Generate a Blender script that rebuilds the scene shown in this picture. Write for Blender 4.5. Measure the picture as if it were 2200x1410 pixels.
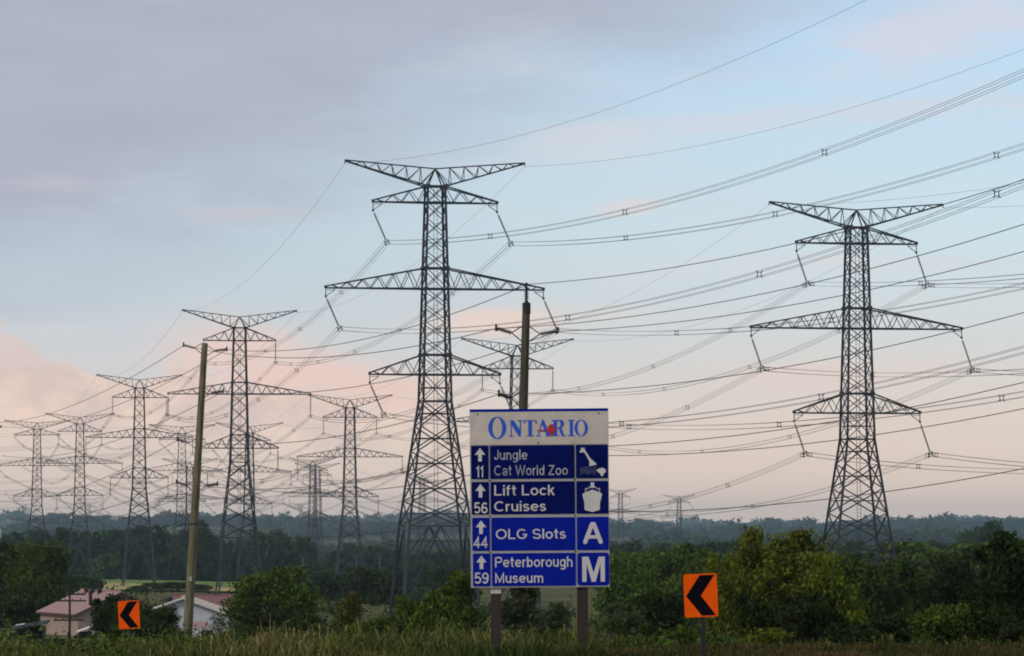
import bpy, math, random
import numpy as np
from mathutils import Vector, Matrix, Euler

for o in list(bpy.data.objects):
    bpy.data.objects.remove(o)
SC = bpy.context.scene
COL = SC.collection
R = math.radians

# ------------------------------------------------------------------ camera
FPX, W0, H0, HOR = 9500.0, 2200.0, 1410.0, 1130.0     # focal length in photo pixels, photo size, horizon row
EYE = 2.0
PIT = math.atan((HOR - H0 / 2) / FPX)
cam_d = bpy.data.cameras.new('camera')
cam = bpy.data.objects.new('camera', cam_d)
COL.objects.link(cam)
cam_d.sensor_width = 36.0
cam_d.lens = 36.0 * FPX / W0
cam_d.clip_start = 0.5
cam_d.clip_end = 60000
cam.location = (0, 0, EYE)
cam.rotation_euler = (R(90) + PIT, 0, 0)
SC.camera = cam

# ------------------------------------------------------------------ world
SUN = Vector((-0.66, -0.50, 0.56)).normalized()       # towards the sun: behind the camera, to the left, low
world = bpy.data.worlds.new('World')
SC.world = world
world.use_nodes = True
NT = world.node_tree
NT.nodes.clear()


def nd(t, **kw):
    n = NT.nodes.new(t)
    for k, v in kw.items():
        setattr(n, k, v)
    return n


def lk(a, b):
    NT.links.new(a, b)


def mth(op, a, b=None, c=None, clamp=False):
    n = nd('ShaderNodeMath', operation=op)
    n.use_clamp = clamp
    for i, v in enumerate((a, b, c)):
        if v is None:
            continue
        if isinstance(v, (int, float)):
            n.inputs[i].default_value = v
        else:
            lk(v, n.inputs[i])
    return n.outputs[0]


def sstep(v, lo, hi):
    n = nd('ShaderNodeMapRange', interpolation_type='SMOOTHSTEP')
    lk(v, n.inputs['Value'])
    n.inputs['From Min'].default_value = lo
    n.inputs['From Max'].default_value = hi
    return n.outputs['Result']


def mixc(f, a, b):
    n = nd('ShaderNodeMix', data_type='RGBA')
    if isinstance(f, (int, float)):
        n.inputs[0].default_value = f
    else:
        lk(f, n.inputs[0])
    for i, v in ((6, a), (7, b)):
        if isinstance(v, tuple):
            n.inputs[i].default_value = (*v, 1)
        else:
            lk(v, n.inputs[i])
    return n.outputs[2]


def s2l(r, g, b):
    f = lambda c: (c / 255 / 12.92) if c < 10 else ((c / 255 + 0.055) / 1.055) ** 2.4
    return (f(r), f(g), f(b))


tc = nd('ShaderNodeTexCoord')
sep = nd('ShaderNodeSeparateXYZ')
lk(tc.outputs['Generated'], sep.inputs[0])
DX, DY, DZ = sep.outputs


def noise(scale, detail, sx=1, sy=1, sz=1, off=(0, 0, 0), rough=0.55, dist=0.0):
    m = nd('ShaderNodeMapping')
    m.inputs['Scale'].default_value = (sx, sy, sz)
    m.inputs['Location'].default_value = off
    lk(tc.outputs['Generated'], m.inputs[0])
    n = nd('ShaderNodeTexNoise')
    n.inputs['Scale'].default_value = scale
    n.inputs['Detail'].default_value = detail
    n.inputs['Roughness'].default_value = rough
    n.inputs['Distortion'].default_value = dist
    lk(m.outputs[0], n.inputs['Vector'])
    return n.outputs[0]


sky = nd('ShaderNodeTexSky', sky_type='NISHITA')
sky.sun_disc = False
sky.sun_elevation = math.asin(SUN.z)
sky.sun_rotation = math.atan2(SUN.x, SUN.y)
sky.dust_density = 2.0
clear = nd('ShaderNodeVectorMath', operation='SCALE')
clear.inputs['Scale'].default_value = 0.10
lk(sky.outputs[0], clear.inputs[0])
# thin high veil over the clear sky, paler and warmer towards the horizon
ramp = nd('ShaderNodeValToRGB')
cr = ramp.color_ramp
stops = [(0.0, s2l(250, 224, 205)), (0.022, s2l(240, 222, 208)), (0.042, s2l(224, 225, 225)), (0.062, s2l(214, 233, 240)),
         (0.105, s2l(196, 227, 251)), (0.20, s2l(168, 200, 232)), (0.5, s2l(158, 186, 220)), (1.0, s2l(150, 178, 214))]
cr.elements[0].position, cr.elements[0].color = stops[0][0], (*stops[0][1], 1)
cr.elements[1].position, cr.elements[1].color = stops[-1][0], (*stops[-1][1], 1)
for p, c in stops[1:-1]:
    e = cr.elements.new(p)
    e.color = (*c, 1)
lk(DZ, ramp.inputs[0])
base = mixc(0.9, clear.outputs[0], ramp.outputs[0])
# slightly greyer air to the left
n_big = noise(5.0, 3.0, 1, 1, 2.5, (3.1, 0.2, 0.4))
greyf = mth('MULTIPLY', sstep(mth('ADD', mth('MULTIPLY', DX, -1.0), mth('MULTIPLY', n_big, 0.10)), -0.06, 0.19), 0.62)
greyf = mth('MULTIPLY', greyf, sstep(DZ, 0.012, 0.065))
base = mixc(greyf, base, s2l(182, 195, 208))
# grey stratus deck overhead and to the left
n_deck = noise(14.0, 5.0, 1, 1, 3.0, (0.7, 1.3, 2.2))
edge = mth('MULTIPLY', mth('MINIMUM', mth('MAXIMUM', DX, -0.2), 0.25), 0.36)
dk = mth('SUBTRACT', mth('SUBTRACT', DZ, edge), 0.090)
dk = mth('ADD', dk, mth('MULTIPLY', mth('SUBTRACT', n_deck, 0.5), 0.05))
deckf = mth('MULTIPLY', sstep(dk, -0.014, 0.030), 0.93)
deckc = mixc(noise(22.0, 4.0, 1, 1, 4, (5, 1, 0)), s2l(168, 171, 188), s2l(185, 189, 206))
base = mixc(deckf, base, deckc)
# sunlit peach cumulus bank low on the left
n_cu = noise(26.0, 9.0, 1, 1, 1.3, (0.31, 2.0, 0.75), 0.62)
topz = mth('ADD', mth('MULTIPLY', n_cu, 0.050), mth('MULTIPLY', mth('MINIMUM', DX, 0.0), -0.13))
cuf = mth('SUBTRACT', topz, DZ)
cuf = mth('ADD', cuf, 0.0025)
cutop = sstep(cuf, 0.0000, 0.0026)
cubot = sstep(mth('ADD', DZ, mth('MULTIPLY', noise(18.0, 5.0, 1, 1, 4, (7, 0, 1)), 0.016)), 0.021, 0.034)
cuaz = sstep(mth('ADD', mth('MULTIPLY', DX, -1.0), mth('MULTIPLY', mth('SUBTRACT', noise(16.0, 4.0, 1, 1, 2, (2, 4, 6)), 0.5), 0.05)), 0.000, 0.042)
cum = mth('MULTIPLY', mth('MULTIPLY', cutop, cubot), mth('MULTIPLY', cuaz, 0.95))
cucol = mixc(sstep(noise(55.0, 7.0, 1, 1, 1.5, (1, 8, 3), 0.6), 0.38, 0.66), s2l(224, 201, 192), s2l(247, 219, 202))
base = mixc(cum, base, cucol)
# soft broken cloud, faint
n_s = noise(17.0, 6.0, 1, 1, 3.2, (8.1, 2.2, 5.0), 0.58, 0.2)
nodeck = mth('SUBTRACT', 1.0, mth('MULTIPLY', deckf, 0.85))
base = mixc(mth('MULTIPLY', nodeck, mth('MULTIPLY', mth('MULTIPLY', sstep(n_s, 0.52, 0.74), 0.6), sstep(DZ, 0.03, 0.07))), base, s2l(214, 219, 227))
# a few pink wisps
n_w = noise(11.0, 7.0, 1, 1, 9.0, (4.2, 0.9, 3.4), 0.6, 0.4)
wf = mth('MULTIPLY', sstep(n_w, 0.52, 0.74), 0.45)
wf = mth('MULTIPLY', mth('MULTIPLY', wf, nodeck), sstep(DZ, 0.015, 0.035))
base = mixc(wf, base, s2l(224, 216, 218))
# single sunlit cloud patches in front
ahead = sstep(DY, 0.3, 0.6)
n_p = noise(38.0, 7.0, 1, 1, 3.5, (2.7, 6.1, 1.9), 0.6)
for (x0, z0, rx, rz, tl, st, col) in ((.098, .112, .034, .0090, .28, .5, (228, 214, 222)), (.027, .0720, .009, .0022, .1, .5, (236, 216, 212)), (.004, .0463, .024, .0035, .05, .85, (240, 216, 203)),
                                      (.020, .087, .022, .0045, .08, .45, (222, 218, 224)), (-.037, .0315, .028, .0060, -.12, .9, (240, 208, 196)), (-.058, .0380, .020, .0080, -.15, .8, (242, 210, 198)),
                                      (.070, .0925, .050, .0028, .06, .5, (222, 214, 220)), (-.104, .0765, .012, .0022, 0, .5, (206, 198, 204)), (.070, .034, .030, .0035, .05, .5, (236, 210, 200)),
                                      (-.060, .0705, .014, .0018, 0, .5, (206, 200, 206)), (.045, .058, .03, .004, .05, .3, (228, 220, 220))):
    ux = mth('SUBTRACT', DX, x0)
    ex = mth('POWER', mth('ABSOLUTE', mth('DIVIDE', ux, rx)), 2.0)
    ez = mth('POWER', mth('ABSOLUTE', mth('DIVIDE', mth('SUBTRACT', mth('SUBTRACT', DZ, z0), mth('MULTIPLY', ux, tl)), rz)), 2.0)
    g_ = mth('POWER', 2.718, mth('MULTIPLY', mth('ADD', ex, ez), -1.0))
    g_ = mth('MULTIPLY', sstep(mth('MULTIPLY', g_, mth('ADD', mth('MULTIPLY', n_p, 2.6), -0.45)), 0.05, 0.85), mth('MULTIPLY', ahead, st))
    base = mixc(g_, base, s2l(*col))
bg = nd('ShaderNodeBackground')
bg.inputs['Strength'].default_value = 1.0
lk(base, bg.inputs['Color'])
wo = nd('ShaderNodeOutputWorld')
lk(bg.outputs[0], wo.inputs['Surface'])

# ------------------------------------------------------------------ sun and exposure
sd = bpy.data.lights.new('sun', 'SUN')
sd.energy = 1.5
sd.angle = R(14)
sd.color = (1.0, 0.90, 0.78)
so = bpy.data.objects.new('sun', sd)
COL.objects.link(so)
so.rotation_euler = SUN.to_track_quat('Z', 'Y').to_euler()
SC.view_settings.view_transform = 'Standard'
SC.view_settings.look = 'None'
SC.view_settings.exposure = 0.0
SC.view_settings.gamma = 1.0
SC.view_settings.use_curve_mapping = False
SC.render.engine = 'CYCLES'
SC.cycles.max_bounces = 6
SC.cycles.diffuse_bounces = 3
SC.cycles.volume_bounces = 1
SC.cycles.transparent_max_bounces = 8
SC.cycles.filter_width = 1.9
SC.cycles.use_denoising = True

CP, SP = math.cos(PIT), math.sin(PIT)


def at(px, py, Y):
    """World point at depth Y that the photo shows at pixel (px, py)."""
    x = (px - W0 / 2) / FPX
    v = (H0 / 2 - py) / FPX
    d = Vector((x, CP - v * SP, SP + v * CP))
    return d * (Y / d.y) + Vector((0, 0, EYE))


# ------------------------------------------------------------------ helpers
def tag(o, label=None, cat=None, group=None, kind=None):
    for k, v in (('label', label), ('category', cat), ('group', group), ('kind', kind)):
        if v:
            o[k] = v
    return o


def empty(name, loc, rz=0.0):
    o = bpy.data.objects.new(name, None)
    COL.objects.link(o)
    o.location = loc
    o.rotation_euler = (0, 0, rz)
    o.empty_display_size = 0.5
    return o


def link(name, me, parent=None, m=None):
    o = bpy.data.objects.new(name, me)
    COL.objects.link(o)
    if parent is not None:
        o.parent = parent
    if m is not None and not me.materials:
        me.materials.append(m)
    return o


class MB:
    def __init__(self):
        self.v, self.f = [], []

    def add(self, vs, fs):
        b = len(self.v)
        self.v += [tuple(p) for p in vs]
        self.f += [tuple(i + b for i in f) for f in fs]

    def box(self, x0, x1, y0, y1, z0, z1):
        self.add([(x0, y0, z0), (x1, y0, z0), (x1, y1, z0), (x0, y1, z0), (x0, y0, z1), (x1, y0, z1), (x1, y1, z1), (x0, y1, z1)],
                 [(0, 3, 2, 1), (4, 5, 6, 7), (0, 1, 5, 4), (1, 2, 6, 5), (2, 3, 7, 6), (3, 0, 4, 7)])

    def beam(self, p, q, w, w2=None, n=4):
        p, q = Vector(p), Vector(q)
        w2 = w if w2 is None else w2
        d = (q - p)
        if d.length < 1e-6:
            return
        d.normalize()
        a = d.cross(Vector((0, 0, 1)) if abs(d.z) < 0.95 else Vector((0, 1, 0))).normalized()
        b = d.cross(a)
        vs = []
        for c, r in ((p, w), (q, w2)):
            for k in range(n):
                t = 2 * math.pi * (k + 0.5) / n
                vs.append(c + (a * math.cos(t) + b * math.sin(t)) * r * (0.7071 if n == 4 else 0.5))
        fs = [(k, (k + 1) % n, n + (k + 1) % n, n + k) for k in range(n)]
        fs += [tuple(range(n - 1, -1, -1)), tuple(range(n, 2 * n))]
        self.add(vs, fs)

    def lathe(self, prof, n=10, mtx=None):
        vs = []
        for r, z in prof:
            for k in range(n):
                t = 2 * math.pi * k / n
                p = Vector((r * math.cos(t), r * math.sin(t), z))
                vs.append(mtx @ p if mtx else p)
        fs = []
        for j in range(len(prof) - 1):
            for k in range(n):
                fs.append((j * n + k, j * n + (k + 1) % n, (j + 1) * n + (k + 1) % n, (j + 1) * n + k))
        fs.append(tuple(range(n - 1, -1, -1)))
        fs.append(tuple((len(prof) - 1) * n + k for k in range(n)))
        self.add(vs, fs)

    def tube(self, pts, r, n=3):
        vs, fs = [], []
        N = len(pts)
        for i, p in enumerate(pts):
            d = (pts[min(i + 1, N - 1)] - pts[max(i - 1, 0)]).normalized()
            a = d.cross(Vector((0, 0, 1))).normalized()
            b = d.cross(a)
            for k in range(n):
                t = 2 * math.pi * k / n
                vs.append(p + (a * math.cos(t) + b * math.sin(t)) * r)
        for i in range(N - 1):
            for k in range(n):
                fs.append((i * n + k, i * n + (k + 1) % n, (i + 1) * n + (k + 1) % n, (i + 1) * n + k))
        self.add(vs, fs)

    def prism(self, poly, y0, y1):
        """Extrude an outline given in x,z from y0 (front) to y1."""
        n = len(poly)
        vs = [(x, y0, z) for x, z in poly] + [(x, y1, z) for x, z in poly]
        fs = [(k, n + k, n + (k + 1) % n, (k + 1) % n) for k in range(n)]
        fs += [tuple(range(n)), tuple(range(2 * n - 1, n - 1, -1))]
        self.add(vs, fs)

    def mesh(self, name, m=None, smooth=False):
        me = bpy.data.meshes.new(name)
        me.from_pydata(self.v, [], self.f)
        if m:
            me.materials.append(m)
        if smooth:
            me.polygons.foreach_set('use_smooth', [True] * len(me.polygons))
        me.update()
        return me

    def build(self, name, m, parent=None, smooth=False):
        return link(name, self.mesh(name, m, smooth), parent)


def mat(name, c, rough=0.8, metal=0.0, var=0.25, scale=3.0, c2=None, obj_var=0.0, trans=0.0, bump=0.0, stretch=(1, 1, 1), spec=0.3, space='Object'):
    m = bpy.data.materials.new(name)
    m.use_nodes = True
    t = m.node_tree
    b = t.nodes['Principled BSDF']
    b.inputs['Roughness'].default_value = rough
    b.inputs['Metallic'].default_value = metal
    b.inputs['Specular IOR Level'].default_value = spec
    co = t.nodes.new('ShaderNodeTexCoord')
    mp = t.nodes.new('ShaderNodeMapping')
    mp.inputs['Scale'].default_value = stretch
    t.links.new(co.outputs[space], mp.inputs[0])
    n = t.nodes.new('ShaderNodeTexNoise')
    n.inputs['Scale'].default_value = scale
    n.inputs['Detail'].default_value = 6
    n.inputs['Roughness'].default_value = 0.65
    t.links.new(mp.outputs[0], n.inputs['Vector'])
    rp = t.nodes.new('ShaderNodeValToRGB')
    c2 = c2 or tuple(min(1, x * (1 + var)) for x in c)
    lo = tuple(x * (1 - var) for x in c)
    rp.color_ramp.elements[0].position = 0.3
    rp.color_ramp.elements[1].position = 0.72
    rp.color_ramp.elements[0].color = (*lo, 1)
    rp.color_ramp.elements[1].color = (*c2, 1)
    t.links.new(n.outputs[0], rp.inputs[0])
    out = rp.outputs[0]
    if obj_var:
        oi = t.nodes.new('ShaderNodeObjectInfo')
        mr = t.nodes.new('ShaderNodeMapRange')
        mr.inputs['To Min'].default_value = 1 - obj_var
        mr.inputs['To Max'].default_value = 1 + obj_var
        t.links.new(oi.outputs['Random'], mr.inputs[0])
        hs = t.nodes.new('ShaderNodeHueSaturation')
        mh = t.nodes.new('ShaderNodeMapRange')
        mh.inputs['To Min'].default_value = 0.485
        mh.inputs['To Max'].default_value = 0.515
        t.links.new(oi.outputs['Random'], mh.inputs[0])
        t.links.new(mh.outputs[0], hs.inputs['Hue'])
        t.links.new(mr.outputs[0], hs.inputs['Value'])
        t.links.new(out, hs.inputs['Color'])
        out = hs.outputs[0]
    t.links.new(out, b.inputs['Base Color'])
    if trans:
        tr = t.nodes.new('ShaderNodeBsdfTranslucent')
        t.links.new(out, tr.inputs[0])
        mx = t.nodes.new('ShaderNodeMixShader')
        mx.inputs[0].default_value = trans
        t.links.new(b.outputs[0], mx.inputs[1])
        t.links.new(tr.outputs[0], mx.inputs[2])
        t.links.new(mx.outputs[0], t.nodes['Material Output'].inputs[0])
    if bump:
        bp = t.nodes.new('ShaderNodeBump')
        bp.inputs['Strength'].default_value = bump
        t.links.new(n.outputs[0], bp.inputs['Height'])
        t.links.new(bp.outputs[0], b.inputs['Normal'])
    return m


M = {}
M['steel'] = mat('galvanised_steel', (0.048, 0.058, 0.068), 0.75, 0.1, 0.3, 0.35, spec=0.12, obj_var=0.15)
M['porcelain'] = mat('insulator_glass', (0.14, 0.17, 0.16), 0.45, 0, 0.15, 3)
M['dark_porcelain'] = mat('dark_insulator', (0.018, 0.02, 0.022), 0.4, 0, 0.2, 5)
M['alu_wire'] = mat('aluminium_wire', (0.12, 0.125, 0.13), 0.6, 0.2, 0.15, 0.3)
M['dark_wire'] = mat('dark_wire', (0.035, 0.037, 0.04), 0.6, 0, 0.2, 0.3)
M['iron'] = mat('dark_iron', (0.03, 0.03, 0.032), 0.6, 0.3, 0.25, 4)
M['pole_wood'] = mat('weathered_pole_wood', (0.145, 0.13, 0.072), 0.9, 0, 0.6, 7, stretch=(1, 1, 0.10), bump=0.3)
M['pole_wood_dark'] = mat('dark_pole_wood', (0.070, 0.064, 0.042), 0.9, 0, 0.4, 6, stretch=(1, 1, 0.06), bump=0.3)
M['post_wood'] = mat('sign_post_wood', (0.042, 0.031, 0.026), 0.9, 0, 0.4, 6, stretch=(1, 1, 0.08), bump=0.3)
M['rail_wood'] = mat('dark_rail_wood', (0.035, 0.028, 0.028), 0.9, 0, 0.4, 5, stretch=(0.2, 1, 1))
M['sign_white'] = mat('faded_white_sheeting', (0.58, 0.53, 0.47), 0.6, 0, 0.16, 2.2, spec=0.1)
M['sign_grey'] = mat('aluminium_backing', (0.42, 0.41, 0.40), 0.55, 0.1, 0.1, 2)
M['legend'] = mat('grey_legend', (0.62, 0.60, 0.58), 0.6, 0, 0.1, 5)
M['legend_worn'] = mat('worn_legend', (0.40, 0.41, 0.45), 0.6, 0, 0.45, 4.5)
M['stripe'] = mat('faint_print', (0.10, 0.11, 0.20), 0.6, 0, 0.5, 6, spec=0.03)
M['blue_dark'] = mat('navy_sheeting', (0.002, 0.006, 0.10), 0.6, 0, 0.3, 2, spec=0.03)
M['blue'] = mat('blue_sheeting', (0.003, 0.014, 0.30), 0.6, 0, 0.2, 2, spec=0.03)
M['wordmark'] = mat('wordmark_blue', (0.02, 0.10, 0.60), 0.55, 0, 0.08, 4)
M['red'] = mat('leaf_red', (0.55, 0.02, 0.03), 0.55, 0, 0.15, 6)
M['orange'] = mat('fluorescent_orange', (0.96, 0.110, 0.003), 0.6, 0, 0.08, 5, spec=0.03)
M['black'] = mat('black_sheeting', (0.004, 0.003, 0.006), 0.6, 0, 0.1, 2, spec=0.03)
M['post_steel'] = mat('dark_post_steel', (0.022, 0.022, 0.025), 0.6, 0.2, 0.2, 5)
M['stucco'] = mat('beige_siding', (0.34, 0.26, 0.22), 0.9, 0, 0.12, 1.2)
M['white_siding'] = mat('white_siding', (0.52, 0.54, 0.58), 0.8, 0, 0.1, 1.5)
M['shingle'] = mat('pink_shingles', (0.34, 0.22, 0.20), 0.9, 0, 0.15, 4)
M['shingle_red'] = mat('red_shingles', (0.24, 0.12, 0.115), 0.9, 0, 0.15, 4)
M['cream_roof'] = mat('cream_metal_roof', (0.58, 0.48, 0.36), 0.6, 0, 0.1, 1)
M['trim'] = mat('dark_red_trim', (0.10, 0.05, 0.05), 0.8, 0, 0.2, 3)
M['dark_shed'] = mat('dark_shed_boards', (0.02, 0.02, 0.024), 0.8, 0, 0.3, 3)
M['white_paint'] = mat('white_paint', (0.62, 0.60, 0.58), 0.7, 0, 0.1, 3)
M['glass'] = mat('dark_window_glass', (0.02, 0.025, 0.03), 0.1, 0, 0.1, 2, spec=0.6)
M['bark'] = mat('bark', (0.045, 0.036, 0.028), 0.95, 0, 0.4, 5, stretch=(1, 1, 0.2))
LEAF = {
    'deep': mat('deep_green_leaves', (0.012, 0.022, 0.006), 0.8, 0, 0.5, 3.6, c2=(0.042, 0.062, 0.010), obj_var=0.15, trans=0.1, spec=0.08),
    'dark': mat('dark_green_leaves', (0.020, 0.037, 0.008), 0.75, 0, 0.55, 3.6, c2=(0.068, 0.100, 0.012), obj_var=0.2, trans=0.12, spec=0.12),
    'green': mat('green_leaves', (0.036, 0.072, 0.009), 0.75, 0, 0.5, 3.6, c2=(0.115, 0.180, 0.015), obj_var=0.18, trans=0.14, spec=0.12),
    'yellow': mat('yellow_green_leaves', (0.036, 0.064, 0.007), 0.75, 0, 0.5, 3.6, c2=(0.200, 0.245, 0.013), obj_var=0.15, trans=0.16, spec=0.12),
    'grey': mat('grey_green_leaves', (0.045, 0.066, 0.026), 0.8, 0, 0.45, 3.6, c2=(0.105, 0.130, 0.050), obj_var=0.18, trans=0.2, spec=0.1),
    'brown': mat('tawny_leaves', (0.045, 0.058, 0.013), 0.8, 0, 0.5, 3.6, c2=(0.17, 0.165, 0.035), obj_var=0.1, trans=0.25, spec=0.1),
    'gold': mat('goldenrod', (0.10, 0.105, 0.014), 0.8, 0, 0.4, 3, c2=(0.34, 0.26, 0.02), obj_var=0.1, trans=0.2, spec=0.1),
    'wood': mat('woodland_leaves', (0.026, 0.050, 0.016), 0.85, 0, 0.55, 2.5, c2=(0.075, 0.115, 0.026), obj_var=0.45, trans=0.2, spec=0.05),
}

# ------------------------------------------------------------------ towers: where they stand
# name: photo x of the mast, photo y of the top, apparent size (1 = nearest), type
TW = {
    'A1': (935, 347, 1.0, 'angle'), 'A2': (515, 666, .623, 'straight'), 'A3': (300, 805, .465, 'straight'), 'A4': (172, 888, .37, 'straight'),
    'B1': (1840, 436, .985, 'angle'), 'B2': (1112, 727, .615, 'straight'), 'B3': (752, 848, .46, 'straight'), 'B4': (536, 908, .365, 'straight'),
    'B5': (408, 985, .30, 'straight'),
    'C1': (80, 903, .355, 'angle'), 'C2': (672, 983, .265, 'straight'), 'D1': (391, 912, .36, 'angle'), 'D2': (682, 995, .25, 'straight'),
    'C3': (907, 1015, .22, 'straight'), 'D3': (1333, 1050, .175, 'straight'), 'C4': (1459, 1064, .178, 'angle'),
    'E1': (646, 1080, .12, 'straight'), 'E2': (52, 1080, .125, 'straight'), 'E3': (192, 1077, .125, 'straight'),
}
TH = 55.0
TPOS = {}
for k, (cx, ty, s, typ) in TW.items():
    p = at(cx, ty, 535.0 / s)
    TPOS[k] = Vector((p.x, p.y, p.z - TH))

# ------------------------------------------------------------------ terrain
PY = np.array([-400, 0, 60, 95, 112, 128, 175, 264, 300, 365, 430, 535, 860, 1150, 1300, 1450, 1600, 2000, 2600, 4000, 6000, 8000, 10500, 12400], float)
PZ = np.array([-2.2, -1.9, -2.3, -2.72, -3.2, -3.9, -4.9, -7.3, -8.3, -9.9, -11.1, -11.6, -14.4, -16.4, -17.0, -17.5, -18.6, -23.5, -26.5, -24, -16, -7, 5, 10], float) + EYE
bumps = [k for k in TW if TPOS[k].y < 2500]
SITES = [(TPOS[k].x, TPOS[k].y, TPOS[k].z) for k in bumps]
SITES += [(x_, y_, z_ + EYE) for x_, y_, z_ in ((-80, 700, -13.0), (-95, 860, -13.9), (-20, 720, -13.0), (-115, 1000, -15.2), (-60, 1010, -15.4), (-150, 1230, -16.5), (-90, 1290, -16.9), (-190, 1400, -17.0), (-60, 560, -11.9), (-120, 1380, -17.1))]
BP = np.array([[a, b] for a, b, c in SITES])
BS = np.array([30 + 0.035 * b for a, b, c in SITES])


def smooth_prof(y):
    return np.interp(y, PY, PZ)


def gauss(x, y):
    return np.exp(-((x[..., None] - BP[:, 0]) ** 2 + ((y[..., None] - BP[:, 1]) * 0.6) ** 2) / (2 * BS ** 2))


_d = np.array([c for a, b, c in SITES]) - smooth_prof(BP[:, 1])
BW = np.linalg.solve(gauss(BP[:, 0], BP[:, 1]) + np.eye(len(SITES)) * 0.05, _d)


def ground_np(x, y):
    x, y = np.asarray(x, float), np.asarray(y, float)
    z = smooth_prof(y) + gauss(x, y) @ BW
    far = np.clip((y - 2300) / 2500, 0, 1)
    z = z + far * (5.5 * np.sin(x / 210 + y / 700) + 4.0 * np.sin(x / 93 + 1.3 + y / 400))
    z = z - np.clip((y - 4000) / 6500, 0, 1) * 11 / (1 + np.exp(-x / 150))
    near = np.clip((y - 110) / 60, 0, 1)
    near = near * np.clip((x + 28) / 12, .15, 1)
    z = z + near * (0.25 * np.sin(x * 0.21 + y * 0.13) + 0.2 * np.sin(x * 0.37 - y * 0.11 + 2))
    return z


def ground(x, y):
    return float(ground_np(np.array([x]), np.array([y]))[0])


ys = np.concatenate([np.linspace(-300, 60, 10), np.linspace(66, 300, 80), np.linspace(306, 1000, 70), np.linspace(1015, 2600, 70), np.linspace(2640, 12400, 110)])
us = np.linspace(-1, 1, 121)
us = np.sign(us) * np.abs(us) ** 1.6
gv = np.zeros((len(ys), len(us), 3))
for i, y in enumerate(ys):
    half = 150 + 0.36 * max(y, 0)
    gv[i, :, 0] = us * half
    gv[i, :, 1] = y
    gv[i, :, 2] = ground_np(us * half, np.full(len(us), y))
nu = len(us)
gf = [(i * nu + j, i * nu + j + 1, (i + 1) * nu + j + 1, (i + 1) * nu + j) for i in range(len(ys) - 1) for j in range(nu - 1)]
me = bpy.data.meshes.new('ground')
me.from_pydata([tuple(p) for p in gv.reshape(-1, 3)], [], gf)
me.polygons.foreach_set('use_smooth', [True] * len(me.polygons))
gm = mat('meadow', (0.055, 0.068, 0.018), 0.95, 0, 0.4, 0.06, c2=(0.15, 0.135, 0.045), bump=0.2, spec=0.05)
me.materials.append(gm)
tag(link('ground', me), kind='structure')


def surf(x, y):
    """Height of the ground mesh itself."""
    i = int(np.clip(np.searchsorted(ys, y) - 1, 0, len(ys) - 2))
    f = (y - ys[i]) / (ys[i + 1] - ys[i])
    return float(np.interp(x, gv[i, :, 0], gv[i, :, 2]) * (1 - f) + np.interp(x, gv[i + 1, :, 0], gv[i + 1, :, 2]) * f)


def sheet(name, px0, px1, Y0, Y1, m, lift):
    vs, fs = [], []
    nx, ny = 60, 24
    for i in range(ny + 1):
        y = Y0 + (Y1 - Y0) * i / ny
        for j in range(nx + 1):
            x = (px0 + (px1 - px0) * j / nx - 1100) / FPX * y
            vs.append((x, y, surf(x, y) + lift))
    for i in range(ny):
        for j in range(nx):
            a = i * (nx + 1) + j
            fs.append((a, a + 1, a + nx + 2, a + nx + 1))
    me = bpy.data.meshes.new(name)
    me.from_pydata(vs, [], fs)
    me.materials.append(m)
    return tag(link(name, me), kind='structure')


M['crop'] = mat('green_crop', (0.13, 0.21, 0.045), 0.95, 0, 0.3, 0.05, spec=0.05)
M['hay'] = mat('tan_hay', (0.36, 0.31, 0.12), 0.95, 0, 0.3, 0.05, spec=0.05)
sheet('field', -200, 960, 1350, 1462, M['hay'], 0.45)
sheet('field', -200, 960, 1240, 1345, M['crop'], 0.45)
sheet('field', 130, 960, 1000, 1235, M['hay'], 0.45)
sheet('field', 1180, 1500, 215, 300, M['hay'], 0.06)

# ------------------------------------------------------------------ pylon meshes


def interp(tab, z):
    return float(np.interp(z, [a for a, b in tab], [b for a, b in tab]))


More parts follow.
